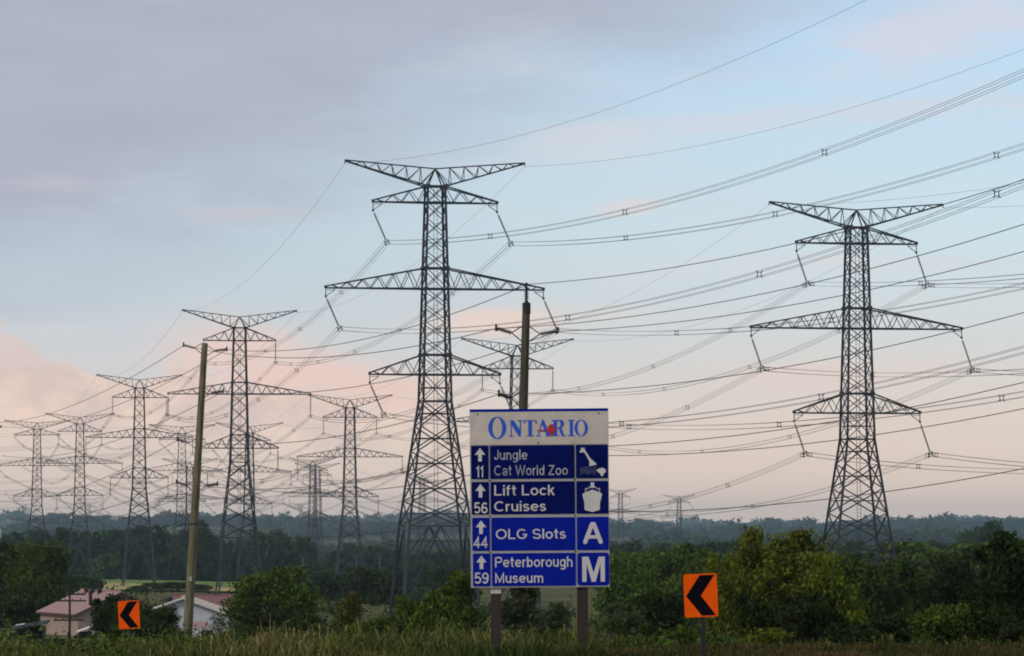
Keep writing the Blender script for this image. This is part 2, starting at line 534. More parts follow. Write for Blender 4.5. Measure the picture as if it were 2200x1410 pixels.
def make_tower(kind):
    ang = kind == 'angle'
    S = {}
    if ang:
        hwt = [(0, 4.7), (10.8, 3.75), (25.9, 1.72), (29.1, 1.58), (51.95, 1.06)]
        zc = 51.95
        arms = [(49.97, zc, 7.64, 3), (39.5, 42.0, 13.4, 6), (29.1, 31.5, 8.0, 3)]
        tipw, valley = 11.1, 54.1
        ups = [51.95, 49.97, 47.98, 45.98, 43.99, 42.0, 39.5, 37.5, 35.5, 33.5, 31.5, 29.1, 25.9]
        waist = 25.9
    else:
        hwt = [(0, 4.2), (10.8, 3.3), (25.4, 1.75), (28.1, 1.62), (51.5, 1.12)]
        zc = 51.5
        arms = [(49.0, zc, 7.0, 3), (38.6, 40.9, 13.85, 6), (28.1, 30.7, 7.5, 3)]
        tipw, valley = 11.2, 53.6
        ups = [51.5, 49.0, 46.3, 43.6, 40.9, 38.6, 36.0, 33.3, 30.7, 28.1, 25.4]
        waist = 25.4
    hw = lambda z: interp(hwt, z)
    cor = [(-1, -1), (1, -1), (1, 1), (-1, 1)]
    C = lambda k, z: Vector((cor[k % 4][0] * hw(z), cor[k % 4][1] * hw(z), z))
    parts = []
    for k in range(4):
        mb = MB()
        zz = [0.35, 10.8, waist, zc]
        for a, b in zip(zz, zz[1:]):
            mb.beam(C(k, a), C(k, b), 0.27 if b <= 11 else 0.24)
        x, y = C(k, 0).xy
        mb.box(x - .45, x + .45, y - .45, y + .45, -1.5, 0.4)
        parts.append(('leg', mb))
    for a, b in zip(ups, ups[1:]):
        mb = MB()
        for k in range(4):
            mb.beam(C(k, a), C(k + 1, b), 0.095)
            mb.beam(C(k + 1, a), C(k, b), 0.095)
            if a in (zc, 42.0, 31.5, 40.9, 30.7) or b in (waist,) or any(abs(a - q[0]) < .01 for q in arms):
                mb.beam(C(k, a), C(k + 1, a), 0.19)
            if b == waist:
                mb.beam(C(k, b), C(k + 1, b), 0.17)
                mb.beam(C(k, (a + b) / 2), C(k + 1, (a + b) / 2), 0.1)
        if a in (zc, 42.0, 31.5, 40.9, 30.7):
            for k in range(4):
                p = C(k, a)
                mb.box(p.x - .26, p.x + .26, p.y - .26, p.y + .26, p.z - .22, p.z + .22)
        parts.append(('lattice_panel', mb))
    low = np.linspace(waist, 10.8, 6)
    for a, b in zip(low, low[1:]):
        mb = MB()
        mid = (a + b) / 2
        for k in range(4):
            mb.beam(C(k, a), C(k + 1, b), 0.14)
            mb.beam(C(k + 1, a), C(k, b), 0.14)
            mb.beam(C(k, mid), C(k + 1, mid), 0.11)
            if b < 11:
                mb.beam(C(k, b), C(k + 1, b), 0.16)
        parts.append(('lattice_panel', mb))
    mb = MB()
    for k in range(4):
        c = (C(k, 10.8) + C(k + 1, 10.8)) / 2
        for kk in (k, k + 1):
            mb.beam(c, C(kk, 5.2), 0.13)
            mb.beam(c, C(kk, 0.6), 0.15)
            g = c.lerp(C(kk, 0.6), 0.5)
            mb.beam(g, C(kk, 5.2), 0.09)
            mb.beam(g, C(kk, 2.8), 0.09)
        mb.beam(C(k, 9.0), C(k + 1, 9.0), 0.1)
    mb.beam(C(0, 10.8), C(2, 10.8), 0.1)
    mb.beam(C(1, 10.8), C(3, 10.8), 0.1)
    parts.append(('leg_bracing', mb))
    # climbing ladder up the near face
    mb = MB()
    z = 11.0
    while z < zc:
        mb.beam((-.22, -hw(z) * .25, z), (.22, -hw(z) * .25, z), 0.025)
        z += 0.45
    for s in (-.22, .22):
        mb.beam((s, -hw(11) * .25, 11), (s, -hw(waist) * .25, waist), 0.05)
        mb.beam((s, -hw(waist) * .25, waist), (s, -hw(zc) * .25, zc), 0.05)
    parts.append(('ladder', mb))
    # crossarms
    tips = []
    for zb, zt, L, n in arms:
        for s in (-1, 1):
            mb = MB()
            h0, h1 = hw(zb), hw(zt)
            tb = Vector((s * L, 0, zb))
            for y in (-1, 1):
                B0, T0 = Vector((s * h0, y * h0, zb)), Vector((s * h1, y * h1, zt))
                Bt, Tt = Vector((s * L, y * .14, zb)), Vector((s * L, y * .14, zb + .22))
                mb.beam(B0, Bt, 0.17)
                mb.beam(T0, Tt, 0.165)
                pb, pt = B0, T0
                for i in range(1, n + 1):
                    tm = (i - .5) / n * .94
                    te = i / n * .94
                    m_ = B0.lerp(Bt, tm)
                    e_ = T0.lerp(Tt, te)
                    mb.beam(pt, m_, 0.085)
                    mb.beam(m_, e_, 0.085)
                    pt = e_
            for i in range(n):
                a0, a1 = i / n * .94, (i + 1) / n * .94
                p = Vector((s * h0, -h0, zb)).lerp(Vector((s * L, -.14, zb)), a0)
                q = Vector((s * h0, h0, zb)).lerp(Vector((s * L, .14, zb)), a1)
                mb.beam(p, q, 0.075)
                p = Vector((s * h0, h0, zb)).lerp(Vector((s * L, .14, zb)), a0)
                q = Vector((s * h0, -h0, zb)).lerp(Vector((s * L, -.14, zb)), a1)
                mb.beam(p, q, 0.075)
            mb.box(s * L - .16, s * L + .16, -.2, .2, zb - .05, zb + .3)
            drop = 0.0
            if ang:
                drop = 1.0
                mb.beam((s * L, 0, zb), (s * L, 0, zb - 1.0), 0.09)
                mb.beam((s * (L - 1.1), 0, zb - .25), (s * L, 0, zb - 1.0), 0.08)
                mb.beam((s * (L - 1.1), 0, zb - .25), (s * L, 0, zb - .25), 0.06)
                mb.beam((s * (L - 1.1), 0, zb), (s * (L - 1.1), 0, zb - .25), 0.07)
                mb.box(s * L - .13, s * L + .13, -.1, .1, zb - 1.12, zb - .9)
            parts.append(('crossarm', mb))
            tips.append(Vector((s * L, 0, zb - drop - .05)))
    # V-shaped peak
    pk = []
    for s in (-1, 1):
        mb = MB()
        V0, T = Vector((0, 0, valley)), Vector((s * tipw, 0, TH))
        mb.beam(V0, T, 0.15)
        n = 6
        for y in (-1, 1):
            B0 = Vector((s * hw(zc), y * hw(zc), zc))
            mb.beam(B0, T - Vector((0, 0, .12)), 0.16)
            mb.beam(V0, B0, 0.12)
            pt = V0
            Bt = T - Vector((0, 0, .12))
            for i in range(1, n + 1):
                m_ = B0.lerp(Bt, (i - .35) / (n + .2) - .03)
                e_ = V0.lerp(T, i / (n + .2))
                mb.beam(pt, m_, 0.075)
                mb.beam(m_, e_, 0.075)
                pt = e_
        for i in range(n):
            p = Vector((s * hw(zc), -hw(zc), zc)).lerp(T, i / n)
            q = Vector((s * hw(zc), hw(zc), zc)).lerp(T, (i + 1) / n * .97)
            mb.beam(p, q, 0.06)
        mb.beam(T, T - Vector((0, 0, .45)), 0.09)
        parts.append(('peak_arm', mb))
        pk.append(T - Vector((0, 0, .45)))
    S['parts'] = [(n, mb.mesh(f'{kind}_{n}', M['steel'])) for n, mb in parts]
    S['tips'], S['peaks'] = tips, pk
    return S


TYPE = {'angle': make_tower('angle'), 'straight': make_tower('straight')}
ILEN = 4.2
mb = MB()
prof = [(.04, 0), (.04, -.35)]
z = -.4
while z > -ILEN + .45:
    prof += [(.05, z), (.14, z - .045), (.14, z - .07), (.05, z - .115)]
    z -= .145
prof += [(.04, z), (.04, -ILEN)]
mb.lathe(prof[::-1], 7)
INS_ME = mb.mesh('insulator_string', M['porcelain'])
mb = MB()
mb.beam((0, -.34, -ILEN), (0, .34, -ILEN), .1)
mb.beam((-.32, 0, -ILEN), (.32, 0, -ILEN), .1)
for sx in (-.23, .23):
    for zz in (-.23, .23):
        mb.beam((sx, -.32, -ILEN + zz), (sx, .32, -ILEN + zz), .11)
    mb.beam((sx, 0, -ILEN - .28), (sx, 0, -ILEN + .28), .07)
YOKE_ME = mb.mesh('yoke', M['steel'])

TDESC = {
    'A1': ('tall dark steel lattice pylon just left of the blue information sign', 'tallest pylon'),
    'A2': ('steel lattice pylon just right of the leaning bare pole, straight hanging insulators', 'pylon beside leaning pole'),
    'A3': ('steel lattice pylon left of the leaning pole, above the red roofed houses', 'pylon left of leaning pole'),
    'A4': ('small hazy lattice pylon, second from the left edge of the photo', 'second pylon from left'),
    'B1': ('large dark steel lattice pylon standing behind the yellowish trees on the right', 'large right pylon'),
    'B2': ('lattice pylon half hidden behind the straight wooden pole and the sign', 'pylon behind upright pole'),
    'B3': ('steel lattice pylon between the round tree and the tallest pylon', 'pylon above tawny sapling'),
    'B4': ('hazy lattice pylon directly behind the pylon beside the leaning pole', 'hazy pylon right of pole'),
    'B5': ('faint small lattice pylon showing right behind the leaning pole', 'faint pylon behind leaning pole'),
    'C1': ('small hazy lattice pylon with slanted insulators, leftmost of all', 'leftmost pylon'),
    'C2': ('faint lattice pylon, nearer of the overlapping pair above the round tree', 'nearer overlapping pylon'),
    'D1': ('small hazy lattice pylon with slanted insulators close left of the leaning pole', 'small slanted-insulator pylon'),
    'D2': ('faint lattice pylon, farther of the overlapping pair above the round tree', 'farther overlapping pylon'),
    'C3': ('pale far lattice pylon seen through the legs of the tallest pylon', 'pale pylon inside tallest'),
    'D3': ('pale tiny lattice pylon on the skyline just right of the blue sign', 'tiny pylon beside sign'),
    'C4': ('tiny lattice pylon with a pale vee top, above the orange chevron sign', 'tiny pylon above chevron'),
    'E1': ('very faint tiny pylon on the skyline above the round tree', 'faintest pylon'),
    'E2': ('very faint tiny pylon on the skyline at the left edge', 'faint edge pylon'),
    'E3': ('very faint tiny pylon on the skyline behind the second pylon from left', 'faint left pylon'),
}
LEAN = {'A1': 24, 'B1': 19, 'C1': 48, 'D1': 48, 'C4': 40}
ROT = {k: 7.9 for k in TW}
ROT.update({'A1': 11.3, 'B1': 11.3, 'C1': 4, 'D1': 4, 'C2': -10, 'D2': -10, 'C3': -16, 'C4': -16, 'D3': -16, 'E1': -5, 'E2': 0, 'E3': 0})
ATT, PEAK = {}, {}
for k, (cx, ty, s, typ) in TW.items():
    T = TYPE[typ]
    root = empty('lattice_pylon', TPOS[k], R(ROT[k]))
    tag(root, TDESC[k][0], 'pylon', 'steel lattice power pylons')
    tiny = s < 0.2
    for n, me in T['parts']:
        if tiny and n == 'ladder':
            continue
        link(n, me, root)
    ph = R(LEAN.get(k, 0))
    mtx = Matrix.Translation(TPOS[k]) @ Matrix.Rotation(R(ROT[k]), 4, 'Z')
    ATT[k], PEAK[k] = [], [mtx @ p for p in T['peaks']]
    for tip in T['tips']:
        ins = link('insulator_string', INS_ME, root)
        ins.location = tip
        ins.rotation_euler = (0, -ph, 0)
        if not tiny:
            link('yoke', YOKE_ME, ins)
        ATT[k].append(mtx @ (tip + Vector((math.sin(ph) * ILEN, 0, -math.cos(ph) * ILEN))))

# ------------------------------------------------------------------ conductor spans
mb = MB()
q = .23
for a, b in (((-q, -q), (q, -q)), ((q, -q), (q, q)), ((q, q), (-q, q)), ((-q, q), (-q, -q))):
    mb.beam((a[0] * .72, 0, a[1] * .72), (b[0] * .72, 0, b[1] * .72), .055)
for sx in (-1, 1):
    for sz in (-1, 1):
        mb.beam((sx * q * .68, 0, sz * q * .68), (sx * q * 1.25, 0, sz * q * 1.25), .06)
        mb.beam((sx * q, -.09, sz * q), (sx * q, .09, sz * q), .07)
SPACER_ME = mb.mesh('spacer', M['iron'])
ARMN = ['upper left', 'upper right', 'middle left', 'middle right', 'lower left', 'lower right']


def cat_pts(A, B, sag, n, t1=1.0):
    out = []
    for i in range(n + 1):
        t = i / n * t1
        p = A.lerp(B, t)
        out.append(p - Vector((0, 0, 4 * sag * t * (1 - t))))
    return out


def span(A, B, sag, label, r, spacers=0, n=36, t1=1.0, near=False, single=False, name='conductor_bundle'):
    side = (B - A).cross(Vector((0, 0, 1))).normalized()
    root = empty(name, A)
    mbs = []
    offs = [(0, 0)] if single else [(-.23, -.23), (.23, -.23), (.23, .23), (-.23, .23)]
    pts = cat_pts(A, B, sag, n, t1)
    for ox, oz in offs:
        mb = MB()
        mb.tube([p - A + side * ox + Vector((0, 0, oz)) for p in pts], r, 3)
        if single:
            bpy.data.objects.remove(root)
            o = mb.build('earth_wire' if name == 'conductor_bundle' else name, M['alu_wire'] if name == 'conductor_bundle' else M['dark_wire'])
            o.location = A
            tag(o, label, 'wire')
            return o
        mb.build('wire', M['alu_wire'], root)
    ts = list(spacers) if isinstance(spacers, tuple) else [(i + .55) / spacers * t1 for i in range(spacers)]
    if near:
        ts = [0.006] + ts
    for t in ts:
        p = A.lerp(B, t) - Vector((0, 0, 4 * sag * t * (1 - t)))
        o = link('spacer', SPACER_ME, root)
        o.location = p - A
        o.rotation_euler = (0, 0, math.atan2(B.y - A.y, B.x - A.x) + R(90))
    tag(root, label, 'cable bundle', 'conductor bundles of the power lines')
    return root


def spans(a, b, sag, r, spacers=0, D=None, n=36, near=False, esag=None):
    da = TDESC[a][1]
    db = TDESC[b][1] if b in TDESC else b
    for i in range(6):
        A = ATT[a][i]
        B = ATT[b][i] if D is None else A + D
        span(A, B, sag, f'{ARMN[i]} wire bundle between {da} and {db}', r, spacers, n, near=near)
    for i in range(2):
        A = PEAK[a][i]
        B = PEAK[b][i] if D is None else A + D
        span(A, B, esag or sag * .9, f'thin {("left", "right")[i]} earth wire between {da} and {db}', r * .8, single=True, n=n)


DV = Vector((84.4, -319.0, 11.3))
spans('A1', 'upper right photo corner', 8.03, .021, (.151, .311, .495, .664, .83), D=DV, n=60, esag=8.6)
spans('B1', 'right photo edge', 8.03, .021, (.122, .28, .46, .64, .82), D=DV, n=60, near=True, esag=8.6)
spans('A1', 'A2', 4.75, .023, (.171, .36, .55, .74, .9))
spans('B1', 'B2', 5.2, .023, (.163, .361, .596, .8), near=True)
spans('A2', 'A3', 4.6, .028, 5)
spans('B2', 'B3', 4.8, .028, 5)
spans('A3', 'A4', 4.6, .03, 4)
spans('B3', 'B4', 4.8, .03, 4)
spans('B4', 'B5', 5.0, .035, 0, n=20)
spans('A4', 'skyline beyond it', 5.0, .035, 0, D=Vector((-44, 291, -3)), n=20)
spans('C1', 'C2', 13, .035, 0, n=24)
spans('D1', 'D2', 14, .035, 0, n=24)
spans('C1', 'left photo edge', 6, .032, 0, D=Vector((-300, -40, 0)), n=20)
spans('D1', 'leftmost pylon background', 6, .032, 0, D=Vector((-330, -10, 0)), n=20)
spans('C2', 'C3', 8, .04, 0, n=20)
spans('C3', 'C4', 12, .045, 0, n=20)
spans('D2', 'D3', 20, .045, 0, n=20)

# ------------------------------------------------------------------ wooden power poles
M_post = M['pole_wood']


def ins_post(root, p_pole, tip, string=True):
    """Braced insulator reaching from the pole out to the wire."""
    d = tip - p_pole
    o = MB()
    a = p_pole.lerp(tip, .40)
    n = 9
    dirn = d.normalized()
    q = dirn.to_track_quat('Z', 'Y').to_matrix().to_4x4()
    L = (tip - a).length
    prof = [(.02, 0)]
    for i in range(n):
        z = L * (.04 + .9 * i / n)
        prof += [(.028, z), (.095, z + L * .025), (.095, z + L * .04), (.028, z + L * .07)]
    prof += [(.02, L)]
    o.lathe(prof, 8, Matrix.Translation(a) @ q)
    o.beam(tip - Vector((0, 0, .12)), tip + Vector((0, 0, .16)), .09)
    ob = o.build('insulator', M['dark_porcelain'], root)
    b = MB()
    b.beam(p_pole + Vector((0, 0, .38)), a, .04)
    b.beam(p_pole - Vector((0, 0, .22)), a, .04)
    b.build('bracket', M['iron'], root)


def pole(px_top, py_top, px_bot, Y, r0, r1, label, tips, wood='pole_wood', py_ref=1385, cap=None, clamps=()):
    top = at(px_top, py_top, Y)
    xb = (px_bot - 1100) / FPX * Y
    bot = Vector((xb, Y, ground(xb, Y) - .6))
    root = empty('utility_pole', (xb, Y, ground(xb, Y)))
    tag(root, label, 'utility pole')
    o = root.location
    ax = (top - bot)
    q = ax.normalized().to_track_quat('Z', 'Y').to_matrix().to_4x4()
    L = ax.length
    mb = MB()
    N = 14
    prof = [(r0 + (r1 - r0) * (i / N), L * i / N) for i in range(N + 1)]
    prof += [(r1 * .6, L + .03)]
    mb.lathe(prof, 14, Matrix.Translation(bot - o) @ q)
    mb.build('shaft', M[wood], root, True)
    on = lambda py: bot.lerp(top, (at(0, py, Y).z - bot.z) / (top.z - bot.z)) - o
    for (tx, ty, ay) in tips:
        t = at(tx, ty, Y) - o
        t.y -= .25
        pp = on(ay)
        pp.x += math.copysign(r1 * .9, t.x - pp.x)
        ins_post(root, pp, t)
    mb = MB()      # earth wire stapled down the shaft, and a tag
    for i in range(12):
        a, b = bot.lerp(top, .03 + .9 * i / 12) - o, bot.lerp(top, .03 + .9 * (i + 1) / 12) - o
        ra, rb = r0 + (r1 - r0) * (.03 + .9 * i / 12), r0 + (r1 - r0) * (.03 + .9 * (i + 1) / 12)
        mb.beam(a + Vector((ra * .45, -ra * .9, 0)), b + Vector((rb * .45, -rb * .9, 0)), .022)
    mb.build('ground_wire', M['iron'], root)
    mb = MB()
    c_ = bot.lerp(top, .26) - o
    rr = r0 + (r1 - r0) * .26
    mb.box(c_.x - .09, c_.x + .09, c_.y - rr - .02, c_.y - rr + .01, c_.z - .13, c_.z + .13)
    mb.build('tag_plate', M['sign_grey'], root)
    for cy in clamps:
        mb = MB()
        p = on(cy)
        rr = r1 + (r0 - r1) * (top.z - o.z - p.z) / L + .02
        mb.lathe([(rr, -.05), (rr, .05)], 14, Matrix.Translation(p) @ q)
        mb.beam(p + Vector((-rr, -.05, 0)), p + Vector((-rr - .35, -.05, .02)), .06)
        mb.build('clamp_band', M['iron'], root)
    return root, top, on


P1, p1top, _ = pole(440, 738, 401, 264, .30, .185, 'leaning bare wooden utility pole left of the round tree',
                    [(395, 742, 752), (488, 751, 756), (480, 841, 846), (382, 945, 957), (380, 1036, 1048), (468, 1040, 1046)], clamps=(1126,))
P2, p2top, _ = pole(1131, 652, 1108, 175, .26, .155, 'upright wooden utility pole behind the blue information sign',
                    [(1066, 706, 722), (1197, 712, 722), (1072, 847, 862), (1072, 960, 972), (1190, 977, 988)], 'pole_wood_dark', clamps=(1092,))
mb = MB()   # cap and post insulator on the very top
o2 = P2.location
tp = p2top - o2
mb.lathe([(.165, -.42), (.165, .02), (.09, .03), (.07, .12)], 14, Matrix.Translation(tp))
mb.build('pole_cap', M['iron'], P2)
mb = MB()
prof = [(.05, .1)]
for i in range(6):
    z = .16 + i * .085
    prof += [(.04, z), (.10, z + .02), (.10, z + .04), (.04, z + .06)]
prof += [(.035, .74), (.06, .75), (.05, .82)]
mb.lathe(prof, 10, Matrix.Translation(tp))
mb.build('insulator', M['dark_porcelain'], P2)
P0, p0top, _ = pole(-10, 905, -24, 462, .30, .19, 'distant utility pole with a white transformer at the left edge',
                    [(-46, 907, 914), (3, 917, 920)])
mb = MB()
tc0 = at(-3, 1146, 462) - P0.location
mb.lathe([(.30, -.5), (.36, -.45), (.36, .38), (.30, .45), (.1, .5)], 12, Matrix.Translation(tc0 - Vector((0, .3, 0))))
mb.build('transformer', M['white_paint'], P0)

Y0_, Y1_, Y2_ = 462, 264 - .25, 175 - .25
PW = [  # wire: pole0, pole1, pole2
    ('top left', (-46, 907), (395, 742), (1066, 706)), ('top right', (3, 917), (488, 751), (1135, 611)), ('second', (3, 979), (480, 841), (1197, 712)),
    ('third', (-40, 1072), (382, 945), (1072, 847)), ('fourth left', (-40, 1098), (380, 1036), (1072, 960)), ('fourth right', (3, 1108), (468, 1040), (1190, 977)),
    ('lowest', (-20, 1142), (398, 1126), (1112, 1092))]
DP = Vector((31.0, -84.5, 6.94))
for nme, a, b, c in PW:
    A, B, C_ = at(*a, Y0_), at(*b, Y1_), at(*c, Y2_)
    span(A, B, 1.5, f'dark {nme} wire running from the leaning pole to the left edge', .022, single=True, name='pole_wire', n=30)
    span(B, C_, 0.95, f'dark {nme} wire between the leaning pole and the upright pole', .019, single=True, name='pole_wire', n=30)
    span(C_, C_ + DP, 2.38, f'dark {nme} wire from the upright pole out to the right edge', .0155, single=True, name='pole_wire', n=30)

# ------------------------------------------------------------------ information sign
SY = 86.4
SPX = FPX / SY            # photo pixels per metre on the sign
sg_x = (1162 - 1100) / FPX * SY
sign = empty('information_sign', (sg_x, SY, ground(sg_x, SY)))
tag(sign, 'blue and white Ontario tourist information sign on two wooden posts', 'road sign')
SZ0 = at(1162, 1262, SY).z - sign.location.z


def su(px):
    return (px - 1162) / SPX


def sv(py):
    return SZ0 + (1262 - py) / SPX


def plate(name, px0, px1, py0, py1, m, y0, y1, parent, rad=0.0):
    x0, x1, z0, z1 = su(px0), su(px1), sv(py1), sv(py0)
    mb = MB()
    if rad:
        poly = []
        for cx, cz, a0 in ((x1 - rad, z1 - rad, 0), (x0 + rad, z1 - rad, 90), (x0 + rad, z0 + rad, 180), (x1 - rad, z0 + rad, 270)):
            for i in range(5):
                a = R(a0 + i * 22.5)
                poly.append((cx + rad * math.cos(a), cz + rad * math.sin(a)))
        mb.prism(poly, y0, y1)
    else:
        mb.box(x0, x1, y0, y1, z0, z1)
    return mb.build(name, m, parent)


def arc(cx, cy, rx, ry, a0, a1, n=14):
    return [(cx + rx * math.cos(R(a0 + (a1 - a0) * i / n)), cy + ry * math.sin(R(a0 + (a1 - a0) * i / n))) for i in range(n + 1)]


X = .73
FONT = {   # plain sans-serif strokes, cap height 1: width, paths
    'J': (.50, [[(.42, 1), (.42, .3)] + arc(.25, .3, .17, .23, 0, -175)]), 'C': (.80, [arc(.43, .5, .35, .43, 48, 312, 24)]), 'O': (.92, [arc(.46, .5, .38, .43, 0, 360, 32)]),
    'G': (.88, [arc(.44, .5, .36, .43, 48, 338, 24) + [(.79, .44), (.50, .44)]]), 'S': (.74, [arc(.37, .70, .27, .225, 22, 270) + arc(.37, .27, .29, .205, 90, -158)]),
    'L': (.62, [[(.1, 1), (.1, .07), (.60, .07)]]), 'W': (1.02, [[(.04, 1), (.27, .06), (.51, .94), (.75, .06), (.98, 1)]]), 'Z': (.70, [[(.07, .93), (.60, .93), (.08, .07), (.64, .07)]]),
    'P': (.72, [[(.1, 0), (.1, .93)], [(.17, .93), (.40, .93)] + arc(.40, .70, .25, .23, 90, -90) + [(.17, .47)]]), 'M': (.88, [[(.1, 0), (.1, .94), (.44, .14), (.78, .94), (.78, 0)]]),
    'u': (.57, [[(.09, X), (.09, .28)] + arc(.28, .28, .19, .21, 180, 345), [(.48, X), (.48, 0)]]), 'n': (.57, [[(.09, 0), (.09, X)], arc(.285, .45, .195, .21, 165, 0) + [(.48, 0)]]),
    'm': (.88, [[(.09, 0), (.09, X)], arc(.265, .46, .175, .20, 165, 0) + [(.44, 0)], arc(.615, .46, .175, .20, 165, 0) + [(.79, 0)]]),
    'h': (.57, [[(.09, 0), (.09, 1)], arc(.285, .45, .195, .21, 165, 0) + [(.48, 0)]]), 'g': (.60, [arc(.29, .37, .20, .29, 0, 360, 24), [(.51, X), (.51, -.05)] + arc(.30, -.05, .21, .16, 0, -155)]),
    'b': (.60, [[(.09, 0), (.09, 1)], arc(.31, .365, .20, .295, 0, 360, 24)]), 'd': (.60, [[(.51, 0), (.51, 1)], arc(.29, .365, .20, .295, 0, 360, 24)]),
    'o': (.62, [arc(.31, .365, .235, .295, 0, 360, 24)]), 'a': (.57, [arc(.28, .50, .19, .16, 160, 0) + [(.47, 0)], arc(.26, .215, .175, .15, 0, 360, 18)]),
    'e': (.61, [arc(.31, .365, .235, .295, 0, 322, 22), [(.11, .37), (.50, .37)]]), 'c': (.57, [arc(.31, .365, .235, .295, 42, 318, 20)]), 't': (.38, [[(.17, .95), (.17, .2)] + arc(.29, .2, .12, .13, 180, 280), [(.02, .67), (.35, .67)]]),
    'l': (.18, [[(.09, 0), (.09, 1)]]), 'i': (.18, [[(.09, 0), (.09, X)], [(.09, .86), (.09, 1)]]), 'r': (.36, [[(.09, 0), (.09, X)], arc(.31, .42, .21, .24, 165, 82)]),
    'f': (.36, [[(.15, 0), (.15, .8)] + arc(.29, .8, .14, .13, 180, 80), [(.02, .67), (.34, .67)]]), 'k': (.53, [[(.09, 0), (.09, 1)], [(.46, X), (.15, .36)], [(.26, .42), (.48, 0)]]),
    's': (.52, [arc(.255, .52, .17, .145, 20, 270) + arc(.255, .22, .185, .155, 90, -158)]), ' ': (.24, []),
    '1': (.42, [[(.08, .76), (.29, .95), (.29, 0)]]), '5': (.62, [[(.54, .93), (.16, .93), (.11, .53)] + arc(.31, .33, .25, .26, 128, -150)]),
    '6': (.64, [arc(.32, .31, .23, .24, 0, 360, 22), [(.53, .80), (.44, .91), (.32, .94), (.20, .86), (.11, .66), (.085, .40)]]),
    '9': (.64, [arc(.32, .69, .23, .24, 0, 360, 22), [(.11, .20), (.20, .09), (.32, .06), (.44, .14), (.53, .34), (.555, .60)]]), '4': (.66, [[(.45, 0), (.45, .93), (.06, .29), (.63, .29)]]),
}


def ribbon(path, w, f, y):
    """One stroke of even width as a strip of quads with mitred joints; f maps glyph units to x,z."""
    n = len(path)
    closed = n > 3 and abs(path[0][0] - path[-1][0]) + abs(path[0][1] - path[-1][1]) < 1e-6
    L, Rr = [], []
    for i in range(n):
        if closed:
            a, b = path[(i - 1) % (n - 1)], path[(i + 1) % (n - 1)]
            p0, p1 = a, path[i]
        p = path[i]
        d0 = None if (i == 0 and not closed) else (p[0] - path[i - 1 if i else n - 2][0], p[1] - path[i - 1 if i else n - 2][1])
        d1 = None if (i == n - 1 and not closed) else (path[(i + 1) if i < n - 1 else 1][0] - p[0], path[(i + 1) if i < n - 1 else 1][1] - p[1])
        u = lambda d: (d[0] / (math.hypot(*d) or 1), d[1] / (math.hypot(*d) or 1))
        d0 = u(d0) if d0 else u(d1)
        d1 = u(d1) if d1 else d0
        t = u((d0[0] + d1[0], d0[1] + d1[1]))
        k = max(.35, t[0] * d0[0] + t[1] * d0[1])
        nx, ny = -t[1] * w / 2 / k, t[0] * w / 2 / k
        L.append((p[0] + nx, p[1] + ny))
        Rr.append((p[0] - nx, p[1] - ny))
    vs = [(f(*q)[0], y, f(*q)[1]) for pr in zip(L, Rr) for q in pr]
    fs = [(2 * i, 2 * i + 1, 2 * i + 3, 2 * i + 2) for i in range(n - 1)]
    return vs, fs


def text(s, px0, px1, py_cap, py_base, m, yf, parent, wt=.145):
    pen, gl = 0.0, []
    for ch in s:
        w, paths = FONT[ch]
        gl.append((pen, paths))
        pen += w + .07
    kx = (su(px1) - su(px0)) / (pen - .07)
    kz = sv(py_cap) - sv(py_base)
    for x0, paths in gl:
        mb = MB()
        for i, p in enumerate(paths):
            vs, fs = ribbon(p, wt, lambda a, b: (su(px0) + (x0 + a) * kx, sv(py_base) + b * kz), yf - .0015 * i)
            mb.add(vs, fs)
        if paths:
            mb.build('letter', m, parent)


def cpx(u, v):        # coordinates read in an enlarged crop of the sign
    return 990 + u / 3.356, 860 + v / 3.356


def poly_mark(name, pts, m, yf, parent, depth=.004):
    mb = MB()
    mb.prism([(su(cpx(u, v)[0]), sv(cpx(u, v)[1])) for u, v in pts], yf, yf + depth)
    return mb.build(name, m, parent)


board = plate('board', 1013, 1311, 879.5, 1262, M['sign_grey'], 0, .05, sign)
head = plate('header_panel', 1013, 1310.5, 885.2, 956, M['sign_white'], -.012, -.002, sign)
plate('top_stripe', 1013, 1310.5, 879, 885, M['blue'], -.013, -.002, sign)
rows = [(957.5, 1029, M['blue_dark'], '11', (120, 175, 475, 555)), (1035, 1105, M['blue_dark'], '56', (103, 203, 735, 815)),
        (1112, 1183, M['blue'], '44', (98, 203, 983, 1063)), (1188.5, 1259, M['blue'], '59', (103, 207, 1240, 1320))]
words = [[('Jungle', 250, 493, 358, 430), ('Cat World Zoo', 250, 783, 470, 543)], [('Lift Lock', 248, 685, 612, 687), ('Cruises', 248, 625, 728, 801)],
         [('OLG Slots', 258, 765, 928, 1001)], [('Peterborough', 250, 812, 1128, 1203), ('Museum', 250, 600, 1245, 1316)]]
picts = []
